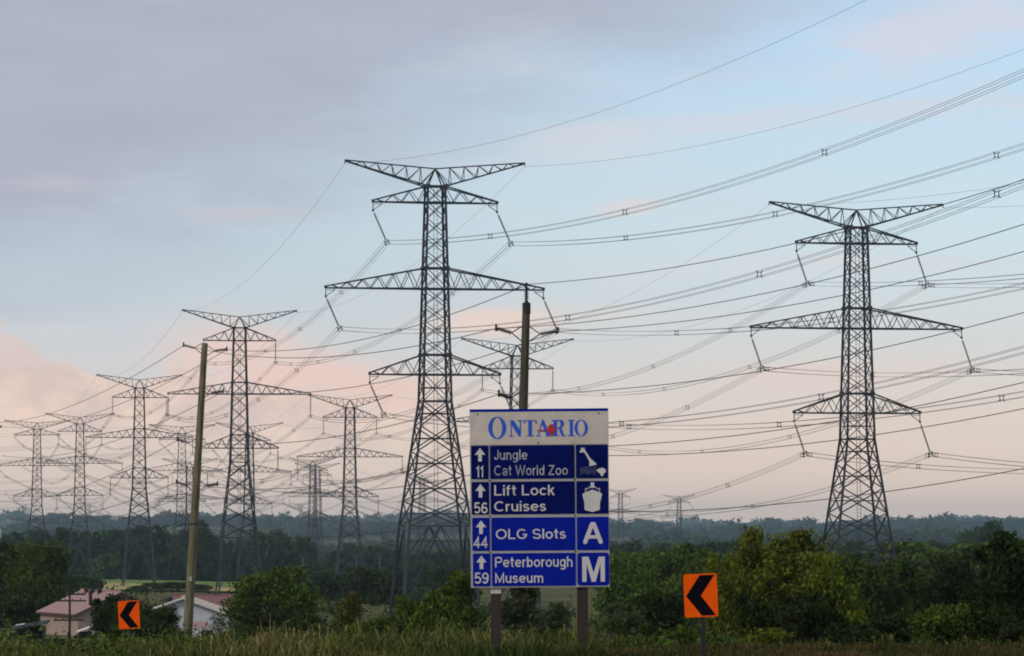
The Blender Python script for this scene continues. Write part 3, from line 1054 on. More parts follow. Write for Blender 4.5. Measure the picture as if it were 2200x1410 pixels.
for ri, (y0, y1, m, num, (u0, u1, v0, v1)) in enumerate(rows):
    worn = ri == 0
    lm = M['legend_worn'] if worn else M['legend']
    off = ri * .8
    a = plate('arrow_panel', 1015.3 + off, 1052.8 + off, y0, y1, m, -.012, -.002, sign, .02)
    b = plate('text_panel', 1056 + off, 1237.5 + off * .4, y0, y1, m, -.012, -.002, sign, .02)
    c = plate('pictogram_panel', 1240.5 + off * .5, 1309.2 + off * .4, y0, y1, m, -.012, -.002, sign, .02 if ri < 3 else .06)
    picts.append(c)
    dv = (343, 603, 865, 1118)[ri] - 343
    du = ri * 1.5
    poly_mark('arrow', [(150 + du, 343 + dv), (188 + du, 392 + dv), (163 + du, 392 + dv), (163 + du, 440 + dv), (137 + du, 440 + dv), (137 + du, 392 + dv), (112 + du, 392 + dv)], M['legend'], -.016, a)
    x0, ya = cpx(u0, v0)
    x1, yb = cpx(u1, v1)
    text(num, x0, x1, ya, yb, M['legend'], -.016, a, .14)
    for s, uu0, uu1, vv0, vv1 in words[ri]:
        x0, ya = cpx(uu0, vv0)
        x1, yb = cpx(uu1, vv1)
        text(s, x0, x1, ya, yb, lm, -.016, b, .115 if worn else .13)
# museum M and attraction A
pA, pM, pS, pZ = picts[2], picts[3], picts[1], picts[0]


def stroke(name, a, b, w, m, yf, parent, rnd=True):
    (u0, v0), (u1, v1) = a, b
    d = math.atan2(v1 - v0, u1 - u0)
    pts = []
    for (cu_, cv_, base_) in ((u1, v1, d - math.pi / 2), (u0, v0, d + math.pi / 2)):
        for i in range(9):
            t = base_ + math.pi * i / 8
            if rnd:
                pts.append((cu_ + math.cos(t) * w / 2, cv_ + math.sin(t) * w / 2))
            elif i in (0, 8):
                pts.append((cu_ + math.cos(t) * w / 2, cv_ + math.sin(t) * w / 2))
    return poly_mark(name, pts[::-1], m, yf, parent)


stroke('letter_stroke', (903, 1026), (953, 898), 30, M['legend'], -.016, pA)
stroke('letter_stroke', (1015, 1026), (966, 898), 30, M['legend'], -.0185, pA)
stroke('letter_stroke', (925, 990), (992, 990), 24, M['legend'], -.021, pA)
poly_mark('letter', [(880, 1312), (880, 1132), (926, 1132), (962, 1250), (998, 1132), (1043, 1132), (1043, 1312), (1012, 1312), (1012, 1180), (976, 1312), (947, 1312), (911, 1180), (911, 1312)], M['legend'], -.016, pM)
# ship
poly_mark('ship_hull', [(885, 683), (900, 672), (957, 650), (1014, 670), (1028, 683), (1012, 745), (1010, 795), (957, 811), (901, 795), (900, 745)], M['legend'], -.016, pS)
poly_mark('ship_funnel', [(946, 598), (971, 598), (971, 628), (987, 630), (987, 636), (930, 636), (930, 630), (946, 628)], M['legend'], -.016, pS)
poly_mark('ship_rail', [(906, 640), (932, 640), (932, 645), (912, 645), (912, 664), (906, 666)], M['legend'], -.016, pS)
poly_mark('ship_rail', [(985, 640), (1012, 640), (1012, 664), (1006, 662), (1006, 645), (985, 645)], M['legend'], -.016, pS)
# giraffe with other animals below
poly_mark('giraffe', [(866, 374), (880, 362), (874, 348), (884, 352), (888, 343), (896, 352), (906, 345), (904, 358), (918, 382), (944, 424), (984, 458), (990, 470), (962, 476), (938, 480), (938, 446), (920, 412), (904, 384), (890, 380), (874, 384)], M['legend'], -.016, pZ)
poly_mark('animal', [(988, 510), (1008, 498), (1034, 492), (1056, 508), (1054, 526), (1040, 536), (1036, 552), (1022, 552), (1014, 534), (1000, 524)], M['legend'], -.016, pZ)
for i in range(10):
    u = 872 + i * 12
    poly_mark('animal_stripe', [(u, 492 + (i % 3) * 3), (u + 5, 490 + (i % 3) * 3), (u + 3, 540 - (i % 4) * 4), (u - 2, 545 - (i % 4) * 4)], M['stripe'], -.016, pZ)
poly_mark('animal_back', [(868, 505), (890, 488), (940, 482), (990, 486), (990, 489), (940, 486), (892, 492), (872, 508)], M['stripe'], -.0185, pZ)

# ONTARIO in roman capitals: thick and thin strokes with serifs, drawn in crop pixels
def ring(cx, cy, rx, ry, th, tv, parent):
    mb = MB()
    N = 40
    vs, fs = [], []
    for i in range(N):
        t = 2 * math.pi * i / N
        for k, (a, b) in enumerate(((rx, ry), (rx - th, ry - tv))):
            x, y = cpx(cx + a * math.cos(t), cy + b * math.sin(t))
            vs.append((su(x), -.016, sv(y)))
    for i in range(N):
        j = (i + 1) % N
        fs.append((2 * i, 2 * i + 1, 2 * j + 1, 2 * j))
    mb.add(vs, fs)
    mb.build('letter', M['wordmark'], parent)


def glyph(polys, parent):
    for i, p in enumerate(polys):
        poly_mark('letter_stroke', p, M['wordmark'], -.016 - .0012 * i, parent)


ring(276, 199, 65, 81, 30, 8, head)
ring(881, 205, 49, 60, 23, 6, head)
B, Tp = 262, 145      # baseline and cap line of the small capitals


def rect(a, b, c, d):
    return [(a, c), (b, c), (b, d), (a, d)]


glyph([[(362, Tp), (396, Tp), (446, 226), (446, B), (430, B), (376, 172), (372, Tp + 6)], rect(372, 379, Tp + 8, B), rect(360, 394, B - 6, B), rect(438, 446, Tp, 226), rect(422, 462, Tp, Tp + 6)], head)      # N
glyph([rect(470, 556, Tp, Tp + 8), rect(500, 526, Tp + 8, B), rect(486, 540, B - 6, B), [(470, Tp), (478, Tp), (474, Tp + 26), (468, Tp + 26)], [(550, Tp), (557, Tp), (559, Tp + 26), (553, Tp + 26)]], head)      # T
glyph([[(598, Tp - 2), (612, Tp - 2), (660, B), (632, B), (596, 166)], [(600, Tp), (606, 156), (572, B), (564, B)], rect(580, 632, 222, 229), rect(556, 590, B - 6, B), rect(622, 668, B - 6, B)], head)      # A
glyph([rect(682, 707, Tp, B), rect(668, 722, B - 6, B), [(668, Tp), (722, Tp), (722, Tp + 7), (668, Tp + 7)], [(707, Tp), (738, Tp), (752, 152), (757, 174), (750, 194), (735, 203), (707, 206), (707, 199), (726, 196), (732, 185), (733, 168), (726, 154), (707, 152)], [(716, 203), (738, 202), (756, B - 6), (768, B - 6), (768, B), (740, B)]], head)      # R
glyph([rect(798, 822, Tp, B), rect(784, 836, Tp, Tp + 6), rect(784, 836, B - 6, B)], head)      # I
half = [(0, -58), (9, -36), (22, -42), (18, -14), (36, -26), (40, -18), (56, -20), (50, -4), (58, 2), (34, 22), (38, 34), (5, 28), (3, 62)]
leafp = half + [(-a, b) for a, b in half[::-1][:-1]]
poly_mark('maple_leaf', [(664 - b * .72, 214 + a * .72) for a, b in leafp][::-1], M['red'], -.026, head)
poly_mark('leaf_stem', [(612, 212), (640, 214), (640, 219), (585, 224), (560, 219), (560, 216), (585, 218)], M['red'], -.026, head)
# scuffs and joints keep the board from looking new: rivets
for (px, py) in ((1030, 890), (1290, 890), (1160, 952), (1055, 1032), (1238, 1032), (1055, 1109), (1238, 1109), (1055, 1186), (1238, 1186)):
    mb = MB()
    mb.lathe([(.018, 0), (.012, .008)], 8, Matrix.Translation((su(px), -.0125, sv(py))) @ Matrix.Rotation(R(90), 4, 'X'))
    mb.build('bolt', M['iron'], sign)
for px, hw_ in ((1066, 10.5), (1252, 11.5)):
    mb = MB()
    mb.box(su(px - hw_), su(px + hw_), .055, .055 + .19, -.6, sv(900))
    mb.build('post', M['post_wood'], sign)
mb = MB()
mb.box(su(1055), su(1077.5), .045, .0545, sv(1275), sv(1262.4))
mb.build('splice_plate', M['sign_white'], sign)
for py in (905, 1000, 1090, 1180, 1245):
    mb = MB()
    mb.box(su(1020), su(1305), .0505, .0542, sv(py + 4), sv(py - 4))
    mb.build('rear_stringer', M['post_steel'], sign)
sign.rotation_euler = (0, R(-0.45), R(-2))

# ------------------------------------------------------------------ chevron boards


def chevron(cx, cy, Y, wpx, hpx, tilt, post_px, label):
    k = FPX / Y
    bx = (post_px - 1100) / FPX * Y
    gz = ground(bx, Y)
    root = empty('chevron_sign', (bx, Y, gz))
    tag(root, label, 'road sign', 'orange chevron boards')
    w, h = wpx / k, hpx / k
    c = at(cx, cy, Y) - root.location
    pl = empty('panel', c)
    bpy.data.objects.remove(pl)
    rad = w * .07
    poly = []
    for x, z, a0 in ((w / 2 - rad, h / 2 - rad, 0), (-w / 2 + rad, h / 2 - rad, 90), (-w / 2 + rad, -h / 2 + rad, 180), (w / 2 - rad, -h / 2 + rad, 270)):
        for i in range(5):
            a = R(a0 + i * 22.5)
            poly.append((x + rad * math.cos(a), z + rad * math.sin(a)))
    mb = MB()
    mb.prism(poly, -.004, .004)
    pl = mb.build('panel', M['orange'], root)
    pl.location = c
    pl.rotation_euler = (0, R(-tilt), 0)
    mb = MB()
    pts = [(-.01, .465), (.43, .465), (.0, -.005), (.43, -.465), (.01, -.465), (-.44, -.005)]
    mb.prism([(a * w, b * h) for a, b in pts][::-1], -.008, -.0045)
    mb.build('chevron', M['black'], pl)
    for s in (-.33, .33):
        mb = MB()
        mb.lathe([(.012, 0), (.008, .006)], 8, Matrix.Translation((0, -.0085, s * h)) @ Matrix.Rotation(R(90), 4, 'X'))
        mb.build('bolt', M['iron'], pl)
    mb = MB()
    mb.beam((0, .05, -.5), (c.x * .3, .05, c.z + h * .42), .075 * (1.0 if wpx > 60 else .9))
    mb.build('post', M['post_steel'], root)
    return root


chevron(1505.5, 1279.5, 79, 72, 93, 2.4, 1511, 'large orange chevron sign with black arrow before the yellowish trees')
chevron(277, 1321, 122, 45.5, 60, 3.2, 280, 'small orange chevron sign with black arrow before the red roofed houses')

# ------------------------------------------------------------------ houses


def oriented(mb, o, ax, ay):
    """Return function mapping local (a,b,z) to world offsets."""
    return lambda a, b, z: Vector((o[0] + ax[0] * a + ay[0] * b, o[1] + ax[1] * a + ay[1] * b, z))


def quad_prism(mb, pts, thick):
    n = (pts[1] - pts[0]).cross(pts[2] - pts[0]).normalized() * thick
    vs = list(pts) + [p + n for p in pts]
    k = len(pts)
    fs = [tuple(range(k - 1, -1, -1)), tuple(range(k, 2 * k))] + [(i, (i + 1) % k, k + (i + 1) % k, k + i) for i in range(k)]
    mb.add(vs, fs)


def house(name, label, P, ax, L, Wd, z_eave, z_ridge, wall, roof, trim, windows, over=.35, shingle_rows=9, vents=()):
    """P: ground corner, ax: unit direction of the long (eave) side, depth axis perpendicular; ridge runs along ax."""
    gz = ground(P[0], P[1])
    root = empty(name, (P[0], P[1], gz))
    tag(root, label, 'house')
    u = Vector((ax[0], ax[1], 0)).normalized()
    w = Vector((u.y, -u.x, 0))
    if w.y < 0:
        w = -w
    ze, zr = z_eave - gz, z_ridge - gz
    g = lambda a, b, z: u * a + w * b + Vector((0, 0, z))
    zb = -1.2
    T = .16
    # four walls, butted end to end
    def slab(pts, off, nm='wall'):
        mb = MB()
        quad_prism(mb, pts, off)
        return mb.build(nm, wall, root)
    def plane_box(a0, a1, b0, b1):
        mb = MB()
        vs = [g(a0, b0, zb), g(a1, b0, zb), g(a1, b1, zb), g(a0, b1, zb), g(a0, b0, ze), g(a1, b0, ze), g(a1, b1, ze), g(a0, b1, ze)]
        mb.add(vs, [(0, 3, 2, 1), (4, 5, 6, 7), (0, 1, 5, 4), (1, 2, 6, 5), (2, 3, 7, 6), (3, 0, 4, 7)])
        return mb.build('wall', wall, root)
    plane_box(T, L - T, 0, T)
    plane_box(T, L - T, Wd - T, Wd)
    for a0, a1 in ((0, T), (L - T, L)):
        mb = MB()
        prof = [(0, zb), (Wd, zb), (Wd, ze), (Wd / 2, zr), (0, ze)]
        vs = [g(a0, b, z) for b, z in prof] + [g(a1, b, z) for b, z in prof]
        mb.add(vs, [(0, 1, 2, 3, 4), (9, 8, 7, 6, 5)] + [(i, 5 + i, 5 + (i + 1) % 5, (i + 1) % 5) for i in range(5)])
        mb.build('gable_wall', wall, root)
        # fine siding courses
    # roof slopes, shingle courses as real laps
    slope = (zr - ze) / (Wd / 2)
    for sgn in (0, 1):
        mb = MB()
        for i in range(shingle_rows):
            b0 = -over + (Wd / 2 + over) * i / shingle_rows
            b1 = -over + (Wd / 2 + over) * (i + 1) / shingle_rows
            z0, z1 = ze + slope * b0 + .10, ze + slope * b1 + .07
            if sgn:
                b0, b1 = Wd - b0, Wd - b1
            p = [g(-over, b0, z0), g(L + over, b0, z0), g(L + over, b1, z1), g(-over, b1, z1)]
            q_ = [x + Vector((0, 0, -.09)) for x in p]
            mb.add(p + q_, [(0, 1, 2, 3), (7, 6, 5, 4), (0, 4, 5, 1), (1, 5, 6, 2), (2, 6, 7, 3), (3, 7, 4, 0)])
        mb.build('roof_slope', roof, root)
        mb = MB()
        b0 = -over if not sgn else Wd + over
        zf = ze - slope * over
        p, q2 = g(-over, b0, zf - .03), g(L + over, b0, zf - .03)
        mb.beam(p, q2, .16)
        mb.build('fascia', trim, root)
    for a in (-over - .02, L + over + .02):
        for sgn in (0, 1):
            mb = MB()
            mb.beam(g(a, (-over if not sgn else Wd + over), ze - slope * over - .02), g(a, Wd / 2, zr + .02), .15)
            mb.build('bargeboard', trim, root)
    mb = MB()
    mb.beam(g(-over, Wd / 2, zr + .10), g(L + over, Wd / 2, zr + .10), .2)
    mb.build('ridge_cap', roof, root)
    for (face, a, z0, ww, hh, what) in windows:
        mb = MB()
        fr = MB()
        if face == 'front':
            c = lambda x, z, d: g(a + x, -d, z0 + z)
        else:
            al = 0 if face == 'left' else L
            sg = -1 if face == 'left' else 1
            c = lambda x, z, d: g(al + sg * d, a + x, z0 + z)
        for (xa, xb, za, zb_) in ((-.08, ww + .08, -.08, 0), (-.08, ww + .08, hh, hh + .08), (-.08, 0, 0, hh), (ww, ww + .08, 0, hh)):
            vs = [c(xa, za, 0), c(xb, za, 0), c(xb, zb_, 0), c(xa, zb_, 0), c(xa, za, .05), c(xb, za, .05), c(xb, zb_, .05), c(xa, zb_, .05)]
            fr.add(vs, [(0, 3, 2, 1), (4, 5, 6, 7), (0, 1, 5, 4), (1, 2, 6, 5), (2, 3, 7, 6), (3, 0, 4, 7)])
        wn = fr.build(what, M['white_paint'], root)
        mb.add([c(0, 0, .012), c(ww, 0, .012), c(ww, hh, .012), c(0, hh, .012)], [(0, 1, 2, 3)])
        mb.build('pane', M['glass'], wn)
    for (a, b, h_, r_) in vents:
        mb = MB()
        zz = ze + slope * (b if b < Wd / 2 else Wd - b)
        mb.lathe([(r_, -.2), (r_, h_), (r_ * 1.3, h_), (r_ * 1.3, h_ + .12), (r_ * .4, h_ + .2)], 10, Matrix.Translation(g(a, b, zz)))
        mb.build('vent_pipe', M['iron'], root)
    return root


# beige house: long side seen obliquely, gable to the right
cn = at(167, 1318, 412)
dirL = Vector((-4.5, 12.5, 0)).normalized()
P = Vector((cn.x, 412))
house('house', 'low beige house with a pale pink shingle roof behind the telegraph pole', (P.x + dirL.x * 14.5, P.y + dirL.y * 14.5), (-dirL.x, -dirL.y), 14.5, 8.2,
      cn.z, at(200, 1273, 416).z, M['stucco'], M['shingle'], M['trim'],
      [('right', 2.2, 1.0, 1.1, .9, 'window')],
      vents=((13.0, 1.6, 1.15, .17), (6.0, 3.6, .35, .2), (8.6, 3.6, .35, .2), (3.6, 3.6, .35, .2)))
# white building with its gable end to us (ridge runs away from the camera)
wl = at(285, 1318, 365)
house('house', 'white gabled house with a cream roof right behind the leaning pole', ((wl.x), 365 + 11), (0.03, -1), 11.0, 7.6,
      at(481, 1320, 365).z, at(383, 1286, 365).z, M['white_siding'], M['cream_roof'], M['white_paint'],
      [('right', 5.3, .3, 1.0, 1.0, 'window'), ('right', 2.2, .5, .9, .9, 'window')], vents=((3.0, 2.4, .3, .18), (6.5, 2.4, .3, .18)))
# house with red roof behind it
rl = at(372, 1306, 425)
house('house', 'house with a dark red shingle roof behind the white gable', (rl.x, 425), (1, 0.02), 5.3, 5.0,
      at(450, 1307, 425).z, at(450, 1282, 428).z, M['white_siding'], M['shingle_red'], M['trim'], [('front', 4.0, .9, .8, .8, 'window')], over=.25)
# porch on the white house
pr = at(426, 1357, 362.5)
root = empty('porch', (pr.x, 362.5, ground(pr.x, 362.5)))
tag(root, 'small shingled porch roof on posts at the white gable', 'porch')
mb = MB()
h = pr.z - root.location.z + .3
for i in range(4):
    y0, y1 = -1.0 + i * .5, -1.0 + (i + 1) * .5
    z0, z1 = h + i * .13, h + .10 + i * .13
    mb.add([(-.75, y0, z0), (.75, y0, z0), (.75, y1, z1), (-.75, y1, z1), (-.75, y0, z0 - .08), (.75, y0, z0 - .08), (.75, y1, z1 - .08), (-.75, y1, z1 - .08)],
           [(0, 1, 2, 3), (7, 6, 5, 4), (0, 4, 5, 1), (1, 5, 6, 2), (2, 6, 7, 3), (3, 7, 4, 0)])
mb.build('porch_roof', M['shingle'], root)
for x in (-.65, .65):
    mb = MB()
    mb.box(x - .06, x + .06, -.95, -.83, -.3, h - .09)
    mb.build('porch_post', M['white_paint'], root)
mb = MB()
mb.box(-.8, .8, -1.05, 1.2, -.3, .12)
mb.build('porch_floor', M['stucco'], root)
# dark open shed with a pale sheet on its roof
sh = at(64, 1365, 392)
root = empty('open_shed', (sh.x, 392, ground(sh.x, 392)))
tag(root, 'dark lean-to shed with pale sheets on its roof left of the beige house', 'shed')
mb = MB()
mb.box(-1.3, 1.3, 1.2, 1.3, -.4, 1.25)
mb.box(1.2, 1.3, -1.0, 1.2, -.4, 1.2)
mb.build('wall', M['dark_shed'], root)
mb = MB()
for i in range(6):
    x0 = -1.6 + i * .55
    zA = .95 + i * .09
    mb.add([(x0, -1.4, zA), (x0 + .55, -1.4, zA + .08), (x0 + .55, 1.5, zA + .38), (x0, 1.5, zA + .30), (x0, -1.4, zA - .06), (x0 + .55, -1.4, zA + .02), (x0 + .55, 1.5, zA + .32), (x0, 1.5, zA + .24)],
           [(0, 1, 2, 3), (7, 6, 5, 4), (0, 4, 5, 1), (1, 5, 6, 2), (2, 6, 7, 3), (3, 7, 4, 0)])
mb.build('roof', M['dark_shed'], root)
mb = MB()
mb.add([(-1.3, .3, 1.30), (-.5, .3, 1.42), (-.5, .8, 1.47), (-1.3, .8, 1.35), (-1.3, .3, 1.24), (-.5, .3, 1.36), (-.5, .8, 1.41), (-1.3, .8, 1.29)],
       [(0, 1, 2, 3), (7, 6, 5, 4), (0, 4, 5, 1), (1, 5, 6, 2), (2, 6, 7, 3), (3, 7, 4, 0)])
mb.build('roof_sheet', M['white_paint'], root)
for x in (-1.2, -.1):
    mb = MB()
    mb.beam((x, -1.2, -.4), (x, -1.2, 1.0 + (x + 1.2) * .16), .12)
    mb.build('post', M['dark_shed'], root)
# awning by the house
aw = at(182, 1350, 398)
root = empty('awning', (aw.x, 398, ground(aw.x, 398)))
tag(root, 'small white topped lean-to at the right corner of the beige house', 'shed')
mb = MB()
h = aw.z - root.location.z
mb.add([(-.7, -.9, h - .35), (.7, -.9, h + .15), (.7, .6, h + .3), (-.7, .6, h - .2), (-.7, -.9, h - .42), (.7, -.9, h + .08), (.7, .6, h + .23), (-.7, .6, h - .27)],
       [(0, 1, 2, 3), (7, 6, 5, 4), (0, 4, 5, 1), (1, 5, 6, 2), (2, 6, 7, 3), (3, 7, 4, 0)])
mb.build('roof', M['white_paint'], root)
for x, dz in ((-.6, -.4), (.6, .02)):
    mb = MB()
    mb.beam((x, -.8, -.4), (x, -.8, h + dz), .1)
    mb.build('post', M['dark_shed'], root)
mb = MB()
mb.box(-.6, .6, .45, .52, -.4, h - .3)
mb.build('back_wall', M['dark_shed'], root)

# telegraph pole before the beige house
tpx = at(150, 1277, 330)
gz = ground(tpx.x, 330)
root = empty('telegraph_pole', (tpx.x, 330, gz))
tag(root, 'short dark telegraph pole with three crossarms before the beige house', 'utility pole')
ht = tpx.z - gz
mb = MB()
mb.lathe([(.11, -.5), (.075, ht + .1), (.03, ht + .14)], 10)
mb.build('shaft', M['rail_wood'], root)
for py, a, b in ((1277, -3, 34), (1291, -32, 36), (1332.5, -34, 30)):
    zz = at(150, py, 330).z - gz
    mb = MB()
    x0, x1 = a / FPX * 330, b / FPX * 330
    mb.box(x0, x1, -.16, -.08, zz - .06, zz + .06)
    arm = mb.build('crossarm', M['rail_wood'], root)
    for i in range(4):
        x = x0 + (x1 - x0) * (i + .3) / 4
        mb = MB()
        mb.lathe([(.02, 0), (.045, .03), (.045, .08), (.02, .12)], 8, Matrix.Translation((x, -.12, zz + .06)))
        mb.build('insulator', M['dark_porcelain'], arm)


def rail_fence(px0, px1, Y0, Y1, zoff, label, m, h=.75, n=5):
    A = Vector(((px0 - 1100) / FPX * Y0, Y0, 0))
    Bv = Vector(((px1 - 1100) / FPX * Y1, Y1, 0))
    A.z, Bv.z = ground(A.x, A.y), ground(Bv.x, Bv.y)
    root = empty('rail_fence', A)
    tag(root, label, 'fence')
    d = Bv - A
    for i in range(n):
        p = d * (i / (n - 1))
        mb = MB()
        mb.box(p.x - .07, p.x + .07, p.y - .07, p.y + .07, p.z - .5, p.z + h + .08)
        mb.build('post', m, root)
    for zr in (h, h * .55):
        for i in range(n - 1):
            p, q_ = d * (i / (n - 1)), d * ((i + 1) / (n - 1))
            mb = MB()
            mb.beam(p + Vector((0, -.10, zr)), q_ + Vector((0, -.10, zr + .02)), .12)
            mb.build('rail', m, root)


rail_fence(-60, 135, 118, 124, 0, 'dark low timber rail fence in the grass at the lower left', M['rail_wood'], h=.42, n=6)
rail_fence(1258, 1318, 112, 113, 0, 'short reddish rail in the grass right of the sign posts', M['trim'], h=.40, n=3)

# lamp posts far off in the valley
for i, (px, pt, pb, lab) in enumerate(((816, 1192, 1252, 'far pale lamp post in the valley left of the tallest pylon'),
                                       (766, 1193, 1252, 'far pale lamp post in the valley beneath the pylon above the sapling'),
                                       (652, 1196, 1250, 'far pale lamp post in the valley behind the round tree'))):
    Y = 1120
    t = at(px, pt, Y)
    gz = ground(t.x, Y)
    root = empty('lamp_post', (t.x, Y, gz))
    tag(root, lab, 'lamp post', 'far lamp posts in the valley')
    mb = MB()
    mb.lathe([(.16, -.5), (.08, t.z - gz)], 8)
    mb.build('pole', M['alu_wire'], root)
    for s in (-1, 1):
        mb = MB()
        mb.beam((0, 0, t.z - gz), (s * 1.1, 0, t.z - gz + .2), .1)
        mb.build('lamp_arm', M['alu_wire'], root)

# ------------------------------------------------------------------ vegetation
RNG = np.random.default_rng(11)


def leaf_quads(cen, size, rng, up=0.35):
    n = len(cen)
    nrm = rng.normal(size=(n, 3))
    nrm[:, 2] = np.abs(nrm[:, 2]) * (1 + up) + .15
    nrm /= np.linalg.norm(nrm, axis=1, keepdims=True)
    a = np.cross(nrm, rng.normal(size=(n, 3)))
    a /= np.linalg.norm(a, axis=1, keepdims=True) + 1e-9
    b = np.cross(nrm, a)
    s = (size * rng.uniform(.55, 1.45, n))[:, None]
    v = np.stack([cen + a * s * .62, cen + b * s * .34 + a * s * .05, cen - a * s * .62, cen - b * s * .34 + a * s * .05], 1)
    return v.reshape(-1, 3)


def quads_mesh(name, v, m):
    n = len(v) // 4
    me = bpy.data.meshes.new(name)
    me.vertices.add(len(v))
    me.vertices.foreach_set('co', v.astype(np.float32).ravel())
    me.loops.add(4 * n)
    me.loops.foreach_set('vertex_index', np.arange(4 * n, dtype=np.int32))
    me.polygons.add(n)
    me.polygons.foreach_set('loop_start', np.arange(0, 4 * n, 4, dtype=np.int32))
    me.update(calc_edges=True)
    if m:
        me.materials.append(m)
    return me


def crown_points(rng, n_leaf, shape, lobes=9, per=9):
    """Points of a crown filling x,y in [-1,1], z in [0,1]; returns points."""
    L = []
    for i in range(lobes):
        a = rng.uniform(0, 2 * math.pi)
        if shape == 'round':
            z = rng.uniform(.18, .80)
            rr = .55 * math.sqrt(max(0.05, 1 - ((z - .45) / .55) ** 2)) * rng.uniform(.5, 1.05)
            L.append((rr * math.cos(a), rr * math.sin(a), z, rng.uniform(.30, .46), rng.uniform(.13, .2)))
        elif shape == 'bush':
            z = rng.uniform(.10, .70)
            rr = .68 * math.sqrt(max(0.05, 1 - z)) * rng.uniform(.4, 1.05)
            L.append((rr * math.cos(a), rr * math.sin(a), z, rng.uniform(.26, .42), rng.uniform(.13, .24)))
        elif shape == 'dome':
            z = rng.uniform(.12, .74)
            rr = .66 * math.sqrt(max(0.04, 1 - ((z - .25) / .62) ** 2)) * rng.uniform(.75, 1.0)
            L.append((rr * math.cos(a), rr * math.sin(a), z, rng.uniform(.24, .34), rng.uniform(.12, .18)))
        elif shape == 'tall':
            z = (i + .5) / lobes * .86 + .06
            rr = .45 * math.sin(math.pi * min(.98, z * .85 + .12)) * rng.uniform(.4, 1.1)
            L.append((rr * math.cos(a), rr * math.sin(a), z, rng.uniform(.34, .52) * (1.1 - .5 * z), rng.uniform(.10, .17)))
        else:   # cone
            z = (i + .5) / lobes * .92
            rr = .5 * (1 - z) * rng.uniform(.3, 1)
            L.append((rr * math.cos(a), rr * math.sin(a), z, .55 * (1 - z) + .08, .08))
    L.append((0, 0, .45, .5, .3))
    cl = []
    for (x, y, z, r, rz) in L:
        k = per
        d = rng.normal(size=(k, 3))
        d /= np.linalg.norm(d, axis=1, keepdims=True)
        d[:, 2] = d[:, 2] * .9 + .12
        q_ = rng.uniform(.80, 1.06, k)[:, None]
        cl.append(np.array([x, y, z]) + d * q_ * np.array([r, r, rz]))
    cl = np.concatenate(cl)
    cl = cl[cl[:, 2] > 0.0]
    w = rng.uniform(.4, 1.6, len(cl))
    cnt = np.maximum(3, (n_leaf * w / w.sum()).astype(int))
    pts = []
    for c, k in zip(cl, cnt):
        rad = rng.uniform(.09, .165) * (1.15 - .45 * c[2])
        g = np.clip(rng.normal(size=(k, 3)), -1.7, 1.7) * np.array([rad, rad, rad * .42])
        pts.append(c + g)
    p = np.concatenate(pts)
    p[:, 2] = np.clip(p[:, 2], 0.0, 1.12)
    return p, L


PROTO = {}


def proto(key, shape, n_leaf, leaf, seed, m, asp, skirt):
    """A crown 2 wide (x,y in [-1,1]) and asp tall, standing from height skirt*asp; z total = asp."""
    rng = np.random.default_rng(seed)
    p, L = crown_points(rng, n_leaf, shape, 26 if shape == 'dome' else 9)
    zmax = np.percentile(p[:, 2], 99.95)
    xm = np.percentile(np.abs(p[:, 0]), 99)
    p = p / np.array([xm, xm, zmax])
    z0 = skirt
    P3 = p.copy()
    P3[:, 2] = (z0 + p[:, 2] * (1 - z0)) * asp
    v = leaf_quads(P3, leaf, rng)
    cm = quads_mesh(key + '_crown', v, None)
    mb = MB()
    tr = .045 * asp
    top = .72 * asp
    nseg = 5
    prev = Vector((0, 0, -.06 * asp))
    bend = [Vector((rng.normal() * .02, rng.normal() * .02, 0)) for _ in range(nseg)]
    pr_r = tr * 1.3
    nodes = [prev]
    for i in range(nseg):
        cur = Vector((0, 0, -.06 * asp + (top + .06 * asp) * (i + 1) / nseg)) + bend[i] * (i + 1)
        r_ = tr * (1 - .16 * (i + 1))
        mb.beam(prev, cur, pr_r * 2, r_ * 2, 7)
        prev, pr_r = cur, r_
        nodes.append(cur)
    for (x, y, z, r, rz) in L[:7]:
        zz = (z0 + min(1, z / zmax) * (1 - z0)) * asp
        st = nodes[2].lerp(nodes[4], rng.uniform(0, 1))
        if st.z > zz:
            st = nodes[1].lerp(nodes[2], .6)
        en = Vector((x / xm, y / xm, zz))
        mid = st.lerp(en, .5) + Vector((0, 0, .04))
        mb.beam(st, mid, tr * .8, tr * .5, 5)
        mb.beam(mid, en, tr * .5, tr * .15, 5)
    tm = mb.mesh(key + '_trunk', M['bark'])
    PROTO[key] = (cm, tm, asp)


for i in range(3):
    proto(f'near_round{i}', 'round', 13000, .085, 21 + i, None, 2.0, .06)
    proto(f'near_bush{i}', 'bush', 9000, .095, 31 + i, None, 1.4, .0)
    proto(f'near_tall{i}', 'tall', 13000, .085, 41 + i, None, 2.8, .05)
    proto(f'mid_round{i}', 'round', 5200, .13, 51 + i, None, 2.0, .05)
    proto(f'mid_bush{i}', 'bush', 2400, .16, 61 + i, None, 1.3, .0)
    proto(f'mid_tall{i}', 'tall', 4600, .13, 71 + i, None, 2.6, .04)
proto('dome0', 'dome', 15000, .075, 91, None, 1.7, .02)
proto('dome1', 'dome', 15000, .075, 92, None, 1.7, .02)
proto('sapling', 'tall', 2600, .13, 81, None, 2.6, .10)
proto('conifer', 'cone', 2600, .16, 82, None, 3.4, .03)
proto('weed', 'tall', 2600, .075, 83, None, 2.0, .04)

CACHE = {}
RT = random.Random(5)


